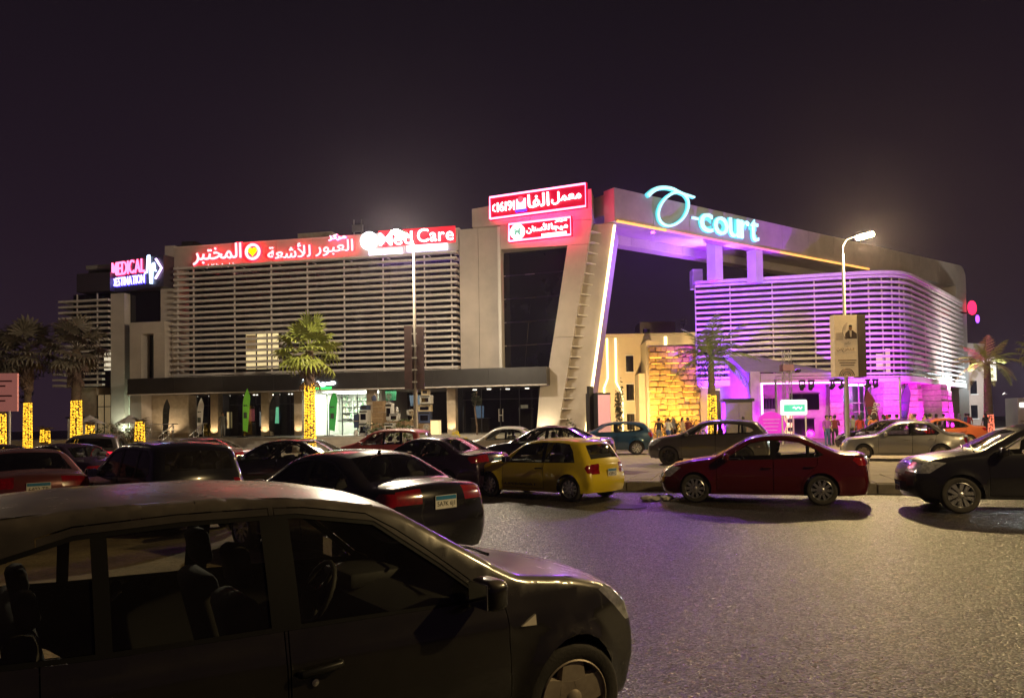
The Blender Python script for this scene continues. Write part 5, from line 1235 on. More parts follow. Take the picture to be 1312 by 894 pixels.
# ================================================================== PALMS
M_TRUNK = P('palm trunk', (.11, .075, .05), .9, var=.4, scale=6, bump=.9, bscale=18)
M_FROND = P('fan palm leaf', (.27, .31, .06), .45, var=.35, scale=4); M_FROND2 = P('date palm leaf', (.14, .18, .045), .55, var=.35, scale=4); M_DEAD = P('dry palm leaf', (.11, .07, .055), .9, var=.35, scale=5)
M_FRONDD = P('shaded palm leaf', (.075, .062, .045), .6, var=.35, scale=4)  # darker leaf copy; the left palms' dimness is put into its colour
E_BULB = EM('golden string light', (1.0, .52, .03), 1.7)
def fan_leaf(rg, n=13, R_=.66, stalk=.86, droop=.3):
    """palmate leaf: stalk along +x then a pleated fan"""
    m = MB(); m.tube([(0, 0, 0), (stalk * .6, 0, .06), (stalk, 0, .03)], [.022, .014, .01], 5)
    for i in range(n):
        a = R(lerp(-118, 118, i / (n - 1))); ln = R_ * (1 - .25 * abs(i / (n - 1) - .5)) * rg.uniform(.9, 1.06); w = .062
        d = Vector((math.cos(a), math.sin(a), 0)); s_ = Vector((-d.y, d.x, 0)); b = Vector((stalk, 0, .03))
        p1 = b + d * ln * .55 + Vector((0, 0, -.02)); p2 = b + d * ln * .85 + Vector((0, 0, -droop * .18)); p3 = b + d * ln + Vector((0, 0, -droop * rg.uniform(.35, .7)))
        up = Vector((0, 0, .03))
        vs = [b, p1 - s_ * w, p1 + up, p1 + s_ * w, p2 - s_ * w * .6, p2 + up * .5, p2 + s_ * w * .6, p3]
        m.add([v[:] for v in vs], [(0, 1, 2), (0, 2, 3), (1, 4, 5, 2), (2, 5, 6, 3), (4, 7, 5), (5, 7, 6)])
    return m.mesh('frond')
def feather_leaf(rg, ln=2.6, n=26, sag=1.3):
    m = MB(); path = []
    for i in range(9): t = i / 8; path.append((ln * t * (1 - .18 * t), 0, .55 * ln * t * .5 - sag * t * t * .9))
    m.tube(path, [lerp(.03, .006, i / 8) for i in range(9)], 5)
    for i in range(n):
        t = .15 + .85 * i / n; k = t * 8; j = min(7, int(k)); u = k - j; b = Vector(path[j]).lerp(Vector(path[j + 1]), u); tg = (Vector(path[j + 1]) - Vector(path[j])).normalized()
        for s_ in (1, -1):
            L_ = .52 * math.sin(math.pi * min(.97, t * .8 + .2)) + .1; d = (tg * .55 + Vector((0, s_ * .75, .0)) + Vector((0, 0, -.35 * rg.uniform(.4, 1.4)))).normalized(); w = tg * .022
            m.add([(b - w)[:], (b + w)[:], (b + d * L_ * .6 + w)[:], (b + d * L_)[:], (b + d * L_ * .6 - w)[:]], [(0, 1, 2, 3, 4)])
    return m.mesh('frond')
rp_ = random.Random(21)
FAN = [fan_leaf(rp_, droop=d) for d in (.25, .4, .6)]; FEA = [feather_leaf(rp_, sag=s) for s in (1.0, 1.5, 2.1)]
def light_wrap(par, r0, r1, z0, z1, pitch=.088, mat=E_BULB, dens=11):
    m = MB(); n = int((z1 - z0) / pitch) * dens; rg = random.Random(int(z1 * 100))
    for i in range(n):
        t = i / n; a = 2 * math.pi * i / dens + rg.uniform(-.12, .12); rr_ = lerp(r0, r1, t) + .022; z = lerp(z0, z1, t) + rg.uniform(-.012, .012)
        M_ = Matrix.Translation((rr_ * math.cos(a), rr_ * math.sin(a), z)) @ Matrix.Rotation(a, 4, 'Z'); w = rr_ * math.pi / dens * rg.uniform(.4, .9); h_ = rg.uniform(.014, .030)
        if rg.random() < .07: continue
        m.box(-.014, .014, -w, w, -h_, h_, M_)
    o = m.build('light_string', mat, par); o['kind'] = 'stuff'; return o
def trunk(par, r0, r1, h, mat=M_TRUNK, lean=(0, 0)):
    m = MB(); n = int(h / .22); pts = []
    pr = []
    for i in range(n + 1):
        t = i / n; r_ = lerp(r0, r1, t); pr += [(r_ * 1.0, h * t), (r_ * 1.10, h * t + .13)]
    m.lathe(pr, 12); return m.build('trunk', mat, par, True, 30)
def fan_palm(x, y, z0, h, ztop, nl, label, size=1.0, leafmat=M_FROND, wrap=None, skirt=True, bulbs=E_BULB, grp='palm trees', rt=.30):
    o = empty('palm_tree', (x, y, z0), rp_.uniform(0, 6), label, 'palm tree', grp)
    trunk(o, rt, rt * .72, h); c = h
    for i in range(nl):
        t = i / nl; el_ = lerp(80, -42, t ** .9) + rp_.uniform(-14, 14); az = i * 137.5 + rp_.uniform(-15, 15); s = size * rp_.uniform(.85, 1.1)
        f_ = put('frond', FAN[min(2, int(t * 3))], leafmat, o, (0, 0, c + .25 - t * .3), (rp_.uniform(-.3, .3), -R(el_), R(az))); f_.scale = (s, s, s)
    if skirt:
        for i in range(16):
            f_ = put('dry_frond', FAN[2], M_DEAD, o, (0, 0, c - .15 - (i % 4) * .28), (rp_.uniform(-.4, .4), R(rp_.uniform(55, 82)), R(i * 67))); s = size * rp_.uniform(.5, .72); f_.scale = (s, s * .6, s)
    if wrap: light_wrap(o, rt, rt * .86, wrap[0], wrap[1], mat=bulbs)
    return o
def feather_palm(x, y, z0, h, nl, label, size=1.0, leafmat=M_FROND2, wrap=None, r0=.22, bulbs=E_BULB):
    o = empty('palm_tree', (x, y, z0), rp_.uniform(0, 6), label, 'palm tree', 'palm trees'); trunk(o, r0, r0 * .6, h)
    for i in range(nl):
        t = i / nl; el_ = lerp(70, -5, t); s = size * rp_.uniform(.85, 1.1)
        f_ = put('frond', FEA[min(2, int(t * 3))], leafmat, o, (0, 0, h), (rp_.uniform(-.3, .3), -R(el_ - 12), R(i * 137.5 + rp_.uniform(-12, 12)))); f_.scale = (s, s, s)
    if wrap: light_wrap(o, r0, r0 * .85, wrap[0], wrap[1], mat=bulbs)
    return o
fan_palm(-11.45, 42.0, .22, 5.7, 8.4, 31, 'fan palm with golden light wrapped trunk in front of the slats', 1.38, wrap=(.3, 4.1))
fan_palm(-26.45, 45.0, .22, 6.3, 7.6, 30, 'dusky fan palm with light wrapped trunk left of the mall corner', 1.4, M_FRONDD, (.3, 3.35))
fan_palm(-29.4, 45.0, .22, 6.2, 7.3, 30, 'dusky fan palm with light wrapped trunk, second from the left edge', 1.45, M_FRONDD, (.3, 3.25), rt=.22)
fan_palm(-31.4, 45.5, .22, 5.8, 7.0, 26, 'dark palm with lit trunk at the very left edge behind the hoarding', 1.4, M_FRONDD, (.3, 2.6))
feather_palm(12.4, 46.0, .22, 5.3, 18, 'slender feather palm with golden wrapped base before the stone wall', 1.4, wrap=(.2, 3.1), r0=.28)
feather_palm(38.2, 59.5, .22, 5.6, 20, 'feather palm with magenta lit trunk right of the last stone column', 1.25, M_FROND, (.2, 1.6), .36, EM('orange pink string light', (1.0, .22, .12), 1.6))
fan_palm(47.5, 66.0, .22, 7.0, 9, 30, 'fan palm at the right edge near the white street light', 1.5, M_FROND, (.2, 5.0), rt=.4)
for x, y, h, nm in ((-23.1, 46.0, 1.3, 'in front of the pale lit wall'), (-27.6, 48.5, 1.2, 'left of the curtained window'), (-29.6, 47.0, .9, 'between the two dusky fan palms')):
    o = empty('cycad', (x, y, .9), 0, 'short light wrapped cycad stump %s' % nm, 'plant', 'light wrapped cycads'); trunk(o, .26, .22, h); light_wrap(o, .26, .22, .1, h, dens=9)
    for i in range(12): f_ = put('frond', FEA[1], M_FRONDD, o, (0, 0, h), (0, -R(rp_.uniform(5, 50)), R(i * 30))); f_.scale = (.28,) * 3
# shrubs of many small leaves
M_LEAF = P('shrub leaf', (.05, .075, .02), .6, var=.4, scale=9); M_LEAFD = P('dark tree leaf', (.028, .032, .016), .7, var=.4, scale=5); M_LEAFY = P('lit yellow shrub leaf', (.25, .20, .02), .6, var=.3, scale=9, emit=(1, .6, .02), es=.25)  # M_LEAFY glows by itself, standing in for yellow light on the shrub
def leafcloud(name, mat, par, c, rad, n, leaf, seed, clumps=9):
    rg = random.Random(seed); m = MB(); cl = []
    for i in range(clumps):
        a = rg.uniform(0, 6.28); e_ = rg.uniform(-.5, 1); q = rg.uniform(.35, .8); cl.append((c[0] + rad[0] * q * math.cos(a), c[1] + rad[1] * q * math.sin(a), c[2] + rad[2] * q * e_))
    for i in range(n):
        k = rg.choice(cl); v = Vector((rg.gauss(0, 1), rg.gauss(0, 1), rg.gauss(0, 1))).normalized() * rg.uniform(.5, 1) ** .5 * .45
        p = Vector(k) + Vector((v.x * rad[0], v.y * rad[1], v.z * rad[2])); q = Euler((rg.uniform(-1, 1), rg.uniform(-1, 1), rg.uniform(0, 6.3))).to_matrix(); s = leaf * rg.uniform(.6, 1.3)
        m.add([(p + q @ Vector(w) * s)[:] for w in ((-.5, 0, 0), (0, -.28, .05), (.6, 0, 0), (0, .28, .05))], [(0, 1, 2, 3)])
    o = m.build(name, mat, par); o['kind'] = 'stuff'; return o
def shrub(x, y, z, rx, rz, label, mat=M_LEAF, n=420, leaf=.14):
    o = empty('shrub', (x, y, z), 0, label, 'shrub', 'shrubs around the mall'); leafcloud('foliage', mat, o, (0, 0, rz), (rx, rx, rz), n, leaf, int(x * 31 + y)); m = MB()
    for i in range(5): m.tube([(0, 0, 0), (math.cos(i * 1.3) * rx * .3, math.sin(i * 1.3) * rx * .3, rz)], .02, 5)
    m.build('stems', M_TRUNK, o)
shrub(-3.1, 44.2, .22, .55, .55, 'small shrub glowing yellow beside the column right of the goods', M_LEAFY)
for x, y, nm in ((-6.3, 42.6, 'below the goods pile'), (-7.6, 42.9, 'left of the shrub below the goods pile'), (3.0, 44.2, 'at the foot of the leaning leg'), (10.6, 50.5, 'under the golden wall, left one'), (11.8, 49.8, 'under the golden wall, middle one'), (13.6, 49.5, 'under the golden wall, right one'), (44.0, 62, 'right of the magenta lit palm'), (-26, 47.6, 'beside the curtained window'), (-24.2, 47.2, 'below the pale lit wall')):
    shrub(x, y, .22 if x > 0 else .4, .95, .85, 'low green shrub %s' % nm)
def tree(x, y, h, r_, label, seed):
    o = empty('tree', (x, y, .2), 0, label, 'tree', 'dark trees on the left'); rg = random.Random(seed); m = MB(); m.tube([(0, 0, 0), (.1, 0, h * .3), (0, .1, h * .6)], [.22, .17, .1], 8)
    for i in range(6): a = i * 1.05; m.tube([(0, 0, h * .42), (r_ * .4 * math.cos(a), r_ * .4 * math.sin(a), h * .65), (r_ * .65 * math.cos(a), r_ * .65 * math.sin(a), h * .78)], [.09, .06, .03], 6)
    m.build('trunk', M_TRUNK, o, True); leafcloud('crown', M_LEAFD, o, (0, 0, h * .7), (r_, r_, h * .33), 2600, .30, seed, 16)
tree(-42.5, 61, 8.0, 3.4, 'dark leafy tree behind the second palm from the left', 6); tree(-47, 64, 7.0, 3.4, 'dark leafy tree at the far left edge', 7)
o = empty('sapling', (-2.2, 44.6, .3), 0, 'slender dark sapling before the glazed doors', 'tree'); m = MB(); m.tube([(0, 0, 0), (.08, 0, 1.2), (-.05, 0, 2.4), (.1, 0, 3.4)], [.07, .06, .05, .03], 8); m.build('trunk', M_TRUNK, o, True); leafcloud('crown', M_LEAFD, o, (.05, 0, 3.0), (.35, .3, .7), 260, .13, 9, 5)
o = empty('cypress', (6.9, 47.8, .22), 0, 'slim dark cypress in front of the cream court building', 'tree'); leafcloud('crown', M_LEAFD, o, (0, 0, 2.0), (.28, .28, 2.0), 900, .14, 12, 26); MB().tube([(0, 0, 0), (0, 0, 3.4)], .05, 6).build('trunk', M_TRUNK, o)

# ================================================================== FEATHER FLAGS AND BANNERS
def feather_flag(loc, h, w, mat, label, lean=0.0, rz=0.0):
    o = empty('feather_flag', loc, rz, label, 'flag', 'feather flags'); n = 12; pl = []; vs = []; fs = []
    for i in range(n + 1):
        t = i / n; xx = lean * h * t + (.0 if t < .6 else w * .55 * ((t - .6) / .4) ** 2); z = h * (t - .10 * max(0, t - .8)); pl.append((xx, 0, z))
    MB().tube(pl, .022, 6).build('pole', M_FRAME, o, True)
    for i in range(n + 1):
        t = i / n; a = Vector(pl[i]); ww = w * (.55 + .30 * math.sin(t * 2.0)) * (1 if t < .72 else max(.04, 1 - ((t - .72) / .28) ** 1.7)); z = a.z * .86 + h * .14
        wv = .06 * math.sin(t * 9)
        vs += [(a.x + .02, -.01 + 0, max(z, .25) if i else h * .13), (a.x + .02 + ww * .5, wv, max(z, .25) if i else h * .12), (a.x + .02 + ww, wv * .3, (max(z, .25) if i else h * .11) - .04)]
    for i in range(n):
        for k in range(2): a = i * 3 + k; fs.append((a, a + 1, a + 4, a + 3))
    MB().add(vs, fs).build('sail', mat, o, True); bx('print', w * .15 + lean * h * .45, w * .55 + lean * h * .45, -.05, -.035, h * .38, h * .5, P('flag print', (.05, .06, .05), .8), o); bx('print', w * .15 + lean * h * .6, w * .6 + lean * h * .6, -.05, -.035, h * .62, h * .65, P('flag print', (.05, .06, .05), .8), o); MB().box(-.3, .3, -.2, .2, 0, .05).build('base', M_FRAME, o); return o
def mallpt(x, y, z): return on_mall(x, y, z)[0]
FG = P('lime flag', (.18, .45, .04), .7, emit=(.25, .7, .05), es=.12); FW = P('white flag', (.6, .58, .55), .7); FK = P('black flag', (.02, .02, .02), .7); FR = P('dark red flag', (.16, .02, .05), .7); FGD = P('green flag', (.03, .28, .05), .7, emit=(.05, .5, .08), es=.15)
feather_flag(mallpt(-24.6, -2.6, TZ), 3.3, .55, FG, 'lime green feather flag left of the lit palm'); feather_flag(mallpt(-27.3, -3.6, TZ), 2.7, .5, FW, 'white feather flag at the stair rail')
feather_flag(mallpt(-30.6, -2.5, TZ), 2.7, .5, FK, 'black feather flag before the lobby wall'); feather_flag(mallpt(-23.6, -.9, TZ), 2.8, .5, FK, 'black feather flag right of the lime one')
feather_flag(mallpt(-19.0, -1.4, TZ), 3.0, .6, FGD, 'dark green feather flag in front of the pharmacy window')
b1 = feather_flag((23.0, 47.2, .22), 3.4, .8, FR, 'dark red feather flag lettered BRONX leaning beside the crowd', -.25); t_ = put('lettering', text_mesh('BRONX', 1.7, .42, .004, .01), FW, b1, (-.02, -.09, 2.5)); t_.rotation_euler = (0, R(105), 0)
feather_flag((26.3, 50.5, .22), 3.9, .75, P('plum flag', (.10, .015, .06), .7), 'plum feather flag at the rounded corner column', .06)
# ================================================================== COURT FURNITURE
o = empty('utility_cabinet', (15.15, 50.0, .2), R(-3), 'grey utility cabinet with overhanging lid right of the palm base', 'cabinet'); M_CAB = P('grey cabinet', (.20, .17, .155), .6)
bx('body', -.9, .9, -.5, .5, 0, 2.75, M_CAB, o); bx('lid', -1.02, 1.02, -.62, .62, 2.76, 2.95, M_FRAME, o); bx('door', -.86, -.02, -.54, -.505, .1, 2.65, M_CAB, o); bx('door', .02, .86, -.54, -.505, .1, 2.65, M_CAB, o)
o = empty('truss_tower', (17.1, 46.0, .22), 0, 'slim aluminium truss tower rising above the stage screen', 'truss')
for a, b in ((-.2, -.2), (.2, -.2), (.2, .2), (-.2, .2)): MB().tube([(a, b, 0), (a, b, 5.8)], .028, 6).build('chord', M_STEEL, o)
for k in range(13):
    m = MB(); z = .1 + k * .43
    for (a, b), (c_, d_) in (((-.2, -.2), (.2, -.2)), ((.2, -.2), (.2, .2)), ((.2, .2), (-.2, .2)), ((-.2, .2), (-.2, -.2))): m.tube([(a, b, z), (c_, d_, z + .4)], .014, 5)
    m.build('lacing', M_STEEL, o)
bx('crown_lamp', -.35, .35, -.3, .3, 4.5, 4.9, P('truss bracket', (.2, .1, .15), .5), o)
o = empty('light_truss', (21.2, 48.6, 4.35), R(-4), 'horizontal truss bar hung with moving head stage lights over the crowd', 'truss')
for b, z in ((-.12, 0), (.12, 0), (0, .2)): MB().tube([(-3.9, b, z), (4.2, b, z)], .025, 6).build('chord', M_STEEL, o)
m = MB()
for k in range(27): x = -3.9 + k * .3; m.tube([(x, -.12, 0), (x + .15, 0, .2), (x + .3, .12, 0)], .01, 4)
m.build('lacing', M_STEEL, o)
for x in (-3.8, 4.1): MB().tube([(x, 0, 0), (x, 0, -4.1)], .07, 8).build('post', M_STEEL, o)
for i, x in enumerate((19.0, 19.6, 21.0, 21.6, 23.3, 23.8)):
    q = empty('moving_head_light', (x, 48.5, 4.28), R(20 * i), 'black moving head stage light hanging from the truss, number %s from the left' % ('one', 'two', 'three', 'four', 'five', 'six')[i], 'stage light', 'stage lights on the truss')
    MB().rbox(-.17, .17, -.14, .14, -.14, 0, .02).build('base', M_FRAME, q); m = MB(); m.box(-.2, -.15, -.05, .05, -.5, -.14); m.box(.15, .2, -.05, .05, -.5, -.14); m.build('yoke', M_FRAME, q)
    mh = Matrix.Translation((0, 0, -.45)) @ Matrix.Rotation(R(25 + 10 * i), 4, 'X'); MB().lathe([(.06, .2), (.13, .12), (.14, -.15), (.11, -.22)], 12, mh).build('head', M_FRAME, q, True, 40); MB().lathe([(.10, -.225), (.001, -.235)], 12, mh, cap=False).build('lens', EM('stage lens', (1.0, .25, .9), 6 if i in (1, 4) else .6), q)
o = empty('screen_stand', (17.2, 45.3, .22), R(-4), 'white rounded stand with green screen beside the truss tower', 'screen')
MB().rbox(-.8, .8, -.12, .12, 1.75, 2.7, .1, seg=2).build('housing', EM('white stand', (.8, .92, 1.0), .6), o); bx('screen', -.62, .62, -.15, -.125, 1.98, 2.4, EM('green screen', (.05, .42, .30), .8), o); MB().tube([(-.1 + .09 * i, -.165, 2.2 + .08 * math.sin(i * 2.2)) for i in range(7)], .03, 5).build('script_mark', EM('screen white', (.9, 1, .95), 1.5), o)
for x in (-.7, .7): MB().tube([(x, 0, 0), (x, 0, 1.7)], .05, 8).build('leg', M_WHITE, o)
o = empty('round_display', (15.9, 45.6, .22), R(-10), 'round magenta lit display board left of the screen stand', 'display'); MB().lathe([(.001, .06), (.85, .06), (.85, 0), (.001, 0)], 28, Matrix.Translation((0, 0, 1.15)) @ Matrix.Rotation(R(90), 4, 'X'), cap=False).build('disc', P('magenta board', (.45, .02, .42), .5, emit=(.8, .02, .8), es=.35), o)
for k in range(4): bx('print_line', -.5 + .05 * k, .5 - .05 * k, -.075, -.061, 1.5 - k * .22, 1.54 - k * .22, P('lilac ink', (.7, .4, .75), .6), o)
bx('foot', -.4, .4, -.2, .2, 0, .3, M_FRAME, o)
for x, y, nm in ((-28.2, 49.5, 'left'), (-26.0, 50.5, 'right')):
    o = empty('parasol', (x, y, .9), 0, 'small white parasol on the %s behind the palms at far left' % nm, 'parasol', 'white parasols'); MB().lathe([(1.0, 1.25), (.5, 1.55), (.02, 1.85)], 8, cap=False).build('canopy', M_WHITE, o); MB().tube([(0, 0, 0), (0, 0, 1.85)], .03, 6).build('pole', M_STEEL, o)
bx_ = empty('white_booth', (-31.6, 55, .2), 0, 'small white booth behind the palms at the far left', 'booth'); bx('body', -.9, .9, -.8, .8, 0, 2.4, M_WHITE, bx_); bx('roof', -1.0, 1.0, -.9, .9, 2.41, 2.5, M_FRAME, bx_)
# ================================================================== GOODS ON THE TERRACE
M_CARD = P('cardboard', (.26, .17, .09), .85, var=.2, scale=5); M_APPL = P('white enamel', (.55, .54, .52), .3); M_NAVY = P('navy print box', (.04, .06, .14), .6); M_CREAMB = P('cream box', (.5, .40, .25), .7)
GOODS = [  # name, label, x, y, z, w, d, h, material
 ('carton', 'brown carton at the bottom right of the goods pile', -13.2, -1.5, 0, .9, .6, .5, M_CARD), ('carton', 'wide brown carton at the bottom middle of the goods pile', -14.3, -1.5, 0, 1.0, .6, .9, M_CARD), ('carton', 'brown carton stacked on the bottom right carton', -13.2, -1.5, .5, .85, .55, .45, M_CARD),
 ('carton', 'tall brown carton on top of the left stack of goods', -15.5, -1.3, 1.5, .75, .5, .75, M_CARD), ('carton', 'brown carton in the middle of the left stack of goods', -15.5, -1.3, .75, .8, .55, .74, M_CARD), ('carton', 'brown carton at the bottom of the left stack of goods', -15.5, -1.3, 0, .9, .6, .74, M_CARD),
 ('washing_machine', 'white washing machine on the terrace left of the carton stack', -16.4, -1.6, 0, .6, .6, .85, M_APPL), ('washing_machine', 'white washing machine stacked above the left one', -16.4, -1.6, .86, .58, .55, .8, M_APPL), ('oven', 'small white oven at the top of the right goods stack', -12.3, -1.2, 2.0, .75, .5, .55, M_APPL),
 ('oven', 'white oven lying under the top one on the right goods stack', -12.4, -1.2, 1.5, .9, .5, .45, M_CREAMB), ('oven', 'dark fronted oven in the middle of the right goods stack', -12.4, -1.2, .75, .8, .55, .74, M_NAVY), ('carton', 'carton at the base of the right goods stack', -12.4, -1.2, 0, .9, .6, .74, M_CARD),
 ('lamp_box', 'glowing cream box at the foot of the right column', -11.6, -1.5, 0, .55, .5, .9, EM('glowing box', (1, .72, .36), .6)), ('washing_machine', 'white washing machine in front of the middle goods', -14.4, -2.3, 0, .6, .55, .8, M_APPL), ('oven', 'white oven on top of the middle carton', -14.4, -1.4, .91, .6, .5, .5, M_APPL),
 ('oven', 'tall white appliance right of the left carton stack', -14.9, -1.0, 1.0, .45, .45, 1.1, M_APPL), ('carton', 'navy printed carton behind the washing machines', -17.0, -1.1, .5, .6, .5, .9, M_NAVY), ('oven', 'low white oven in front of the right goods', -13.0, -2.2, 0, .6, .5, .6, M_APPL)]
for nm, lb, x, y, z, w, d, h_, mt in GOODS:
    loc, rz = on_mall(x, y, TZ + z); o = empty(nm, loc, rz + random.uniform(-.12, .12), lb, nm.replace('_', ' '), 'goods piled on the terrace'); MB().rbox(-w / 2, w / 2, -d / 2, d / 2, 0, h_ - .006, .015, seg=1).build('case', mt, o)
    if nm == 'carton': bx('tape', -w / 2 + .01, w / 2 - .01, -d / 2 - .004, -d / 2 - .001, h_ * .47, h_ * .53, P('packing tape', (.36, .26, .15), .4), o)
    elif nm == 'lamp_box': bx('lid', -w / 2 - .02, w / 2 + .02, -d / 2 - .02, d / 2 + .02, h_, h_ + .04, M_CREAMB, o)
    else: bx('door', -w * .32, w * .32, -d / 2 - .02, -d / 2 - .001, h_ * .2, h_ * .7, M_DGL, o); bx('control_panel', -w * .45, w * .45, -d / 2 - .015, -d / 2 - .001, h_ * .8, h_ * .93, M_FRAME, o)
SMALL = [('kettle', 'white'), ('fan', 'grey'), ('toaster', 'steel')]
rgd = random.Random(8); spots = [(-16.9, -1.9, 0), (-16.0, -2.3, 0), (-15.2, -2.2, 0), (-13.7, -2.0, 0), (-12.0, -2.2, 0), (-16.4, -1.5, 1.67), (-14.3, -1.3, 1.42), (-13.2, -1.4, .96), (-13.4, -.9, 1.3), (-15.9, -1.2, 2.26), (-14.95, -1.0, 2.11), (-12.35, -1.2, 2.56)]
PLACE = ['at the left foot of the goods pile', 'before the washing machines', 'before the left carton stack', 'before the wide carton', 'beside the glowing box', 'on top of the upper washing machine', 'on the oven over the middle carton', 'on the bottom right cartons', 'behind the right cartons', 'on top of the tall carton', 'on the tall white appliance', 'on the topmost oven']
for i, ((x, y, z), pl) in enumerate(zip(spots, PLACE)):
    loc, rz = on_mall(x, y, TZ + z); k = i % 3; mt = (M_APPL, M_NAVY, M_STEEL, M_CREAMB)[i % 4]; cn = ('white', 'navy', 'steel', 'cream')[i % 4]
    if k == 0:
        o = empty('kettle', loc, rz + i, '%s kettle %s' % (cn, pl), 'kettle', 'small goods on the terrace'); MB().lathe([(.14, 0), (.16, .08), (.13, .30), (.07, .36), (.02, .40)], 12).build('pot', mt, o, True, 40); MB().tube([(.12, 0, .3), (.26, 0, .28), (.26, 0, .12), (.15, 0, .08)], .02, 6).build('grip', M_FRAME, o)
    elif k == 1:
        o = empty('desk_fan', loc, rz, '%s desk fan %s' % (cn, pl), 'fan', 'small goods on the terrace'); MB().lathe([(.16, 0), (.15, .03), (.03, .06), (.03, .3)], 12).build('stand', mt, o, True, 40); m = MB()
        for r_ in (.08, .15, .22): m.tube([(r_ * math.cos(R(a)), -.05, .48 + r_ * math.sin(R(a))) for a in range(0, 361, 20)], .01, 4)
        for a in range(0, 360, 30): m.tube([(0, -.07, .48), (.22 * math.cos(R(a)), -.05, .48 + .22 * math.sin(R(a)))], .007, 4)
        m.build('cage', mt, o); m = MB()
        for a in (0, 120, 240): m.add([(0, -.02, .48), (.18 * math.cos(R(a)), -.04, .48 + .18 * math.sin(R(a))), (.18 * math.cos(R(a + 60)), 0, .48 + .18 * math.sin(R(a + 60)))], [(0, 1, 2)])
        m.build('blade', M_FRAME, o)
    else:
        w, d, h_ = rgd.uniform(.4, .6), .4, rgd.uniform(.3, .5); o = empty('printed_box', loc, rz + rgd.uniform(-.3, .3), '%s printed box %s' % (cn, pl), 'box', 'small goods on the terrace'); bx('case', -w / 2, w / 2, -d / 2, d / 2, 0, h_, mt, o); bx('print', -w * .3, w * .3, -d / 2 - .004, -d / 2 - .001, h_ * .25, h_ * .75, M_DARKW, o)
for x, z, mt, nm in ((-15.0, 2.3, P('green cloth', (.03, .25, .14), .8), 'green cloth banner hanging over the goods'), (-13.3, 1.9, P('blue cloth', (.10, .18, .32), .8), 'blue cloth banner hanging over the goods')):
    loc, rz = on_mall(x, -.5, TZ + z); o = empty('cloth_banner', loc, rz, nm, 'banner'); vs = [(-.4 + .1 * i, .05 * math.sin(i * 1.7), z_) for z_ in (0, .35, .7) for i in range(9)]; MB().add([(v[0] * (1 - .2 * (.7 - v[2])), v[1], v[2]) for v in vs], [(a + r_ * 9, a + 1 + r_ * 9, a + 10 + r_ * 9, a + 9 + r_ * 9) for r_ in (0, 1) for a in range(8)]).build('cloth', mt, o, True)
# litter by the kerb
o = MB(); rl = random.Random(2)
for k in range(3): o.ball((k * .22, rl.uniform(-.05, .05), .06), .16, .12, .07, 8, 5)
for i, v in enumerate(o.v): o.v[i] = (v[0] + rl.uniform(-.03, .03), v[1] + rl.uniform(-.03, .03), max(.002, v[2] + rl.uniform(-.02, .03)))
tag(o.build('litter_bag', P('white plastic bag', (.5, .48, .45), .5), loc=(3.05, 17.0, 0)), 'crumpled white plastic litter in front of the maroon saloon bonnet', 'litter')
# manhole and road patch
MB().lathe([(.45, .004), (.45, .012), (.38, .014), (.001, .014)], 24).build('manhole_cover', P('cast iron', (.03, .028, .026), .6, .4, bump=.4, bscale=20), loc=(2.4, 15.9, 0)); tag(bpy.data.objects['manhole_cover'], 'round dark manhole cover on the road near the yellow hatchback', 'manhole cover')
# ================================================================== FAR BUILDINGS ON THE RIGHT
o = empty('side_street_building', (50, 84, .2), R(20), 'plain pinkish building beyond the right wing', 'building'); M_FAR = P('far render', (.30, .22, .19), .8); bx('wall', -5, 5, 0, 8, 0, 9.5, M_FAR, o); bx('cornice', -5.1, 5.1, -.1, 8, 9.51, 9.8, M_FAR, o)
for i in range(4):
    for k in range(3):
        w_ = bx('window', -4.2 + i * 2.3, -3.2 + i * 2.3, -.04, .02, 1.2 + k * 2.8, 2.7 + k * 2.8, M_DGL, o); bx('sill', -4.3 + i * 2.3, -3.1 + i * 2.3, -.14, -.05, 1.1 + k * 2.8, 1.18 + k * 2.8, M_WHITE, o if False else w_)
o = empty('lit_kiosk', (51.5, 72, .2), R(-10), 'white lit kiosk with awning at the right edge', 'kiosk'); bx('body', -2.2, 2.2, 0, 2.5, 0, 3.2, M_WHITE, o); bx('light_panel', -2.0, 2.0, -.05, -.01, 2.3, 2.7, EM('kiosk light', (1, .93, .8), 2.5), o); bx('counter', -2.0, 2.0, -.35, -.06, .9, 1.0, M_COL, o)
o = empty('street_light', (56.5, 80, .2), 0, 'bright white street light at the right edge', 'street lamp'); MB().tube([(0, 0, 0), (0, 0, 6.0)], .09, 8).build('pole', M_POLE, o); MB().ball((0, -.3, 6.0), .55, .3, .25, 12, 6).build('lamp', EM('white lamp', (.85, 1, 1), 14), o, True); MB().tube([(0, 0, 5.9), (0, -.25, 6.0)], .05, 6).build('arm', M_POLE, o)
light('lamp_light', 'POINT', 2500, (.9, 1, 1), (0, -.7, 5.4), o, .3)
o = empty('far_sign', (45.2, 70, .2), R(-20), 'tall white lit sign panel beyond the magenta lit palm', 'sign'); bx('panel', -.5, .5, -.08, .08, 4.8, 7.0, EM('far white sign', (1, .96, .95), .9), o); MB().tube([(0, .2, 0), (0, .2, 7)], .08, 8).build('post', M_POLE, o)
for k in range(3): bx('mark', -.25, .25, -.1, -.081, 5.1 + k * .6, 5.4 + k * .6, P('sign ink', (.1, .08, .08), .6), o)
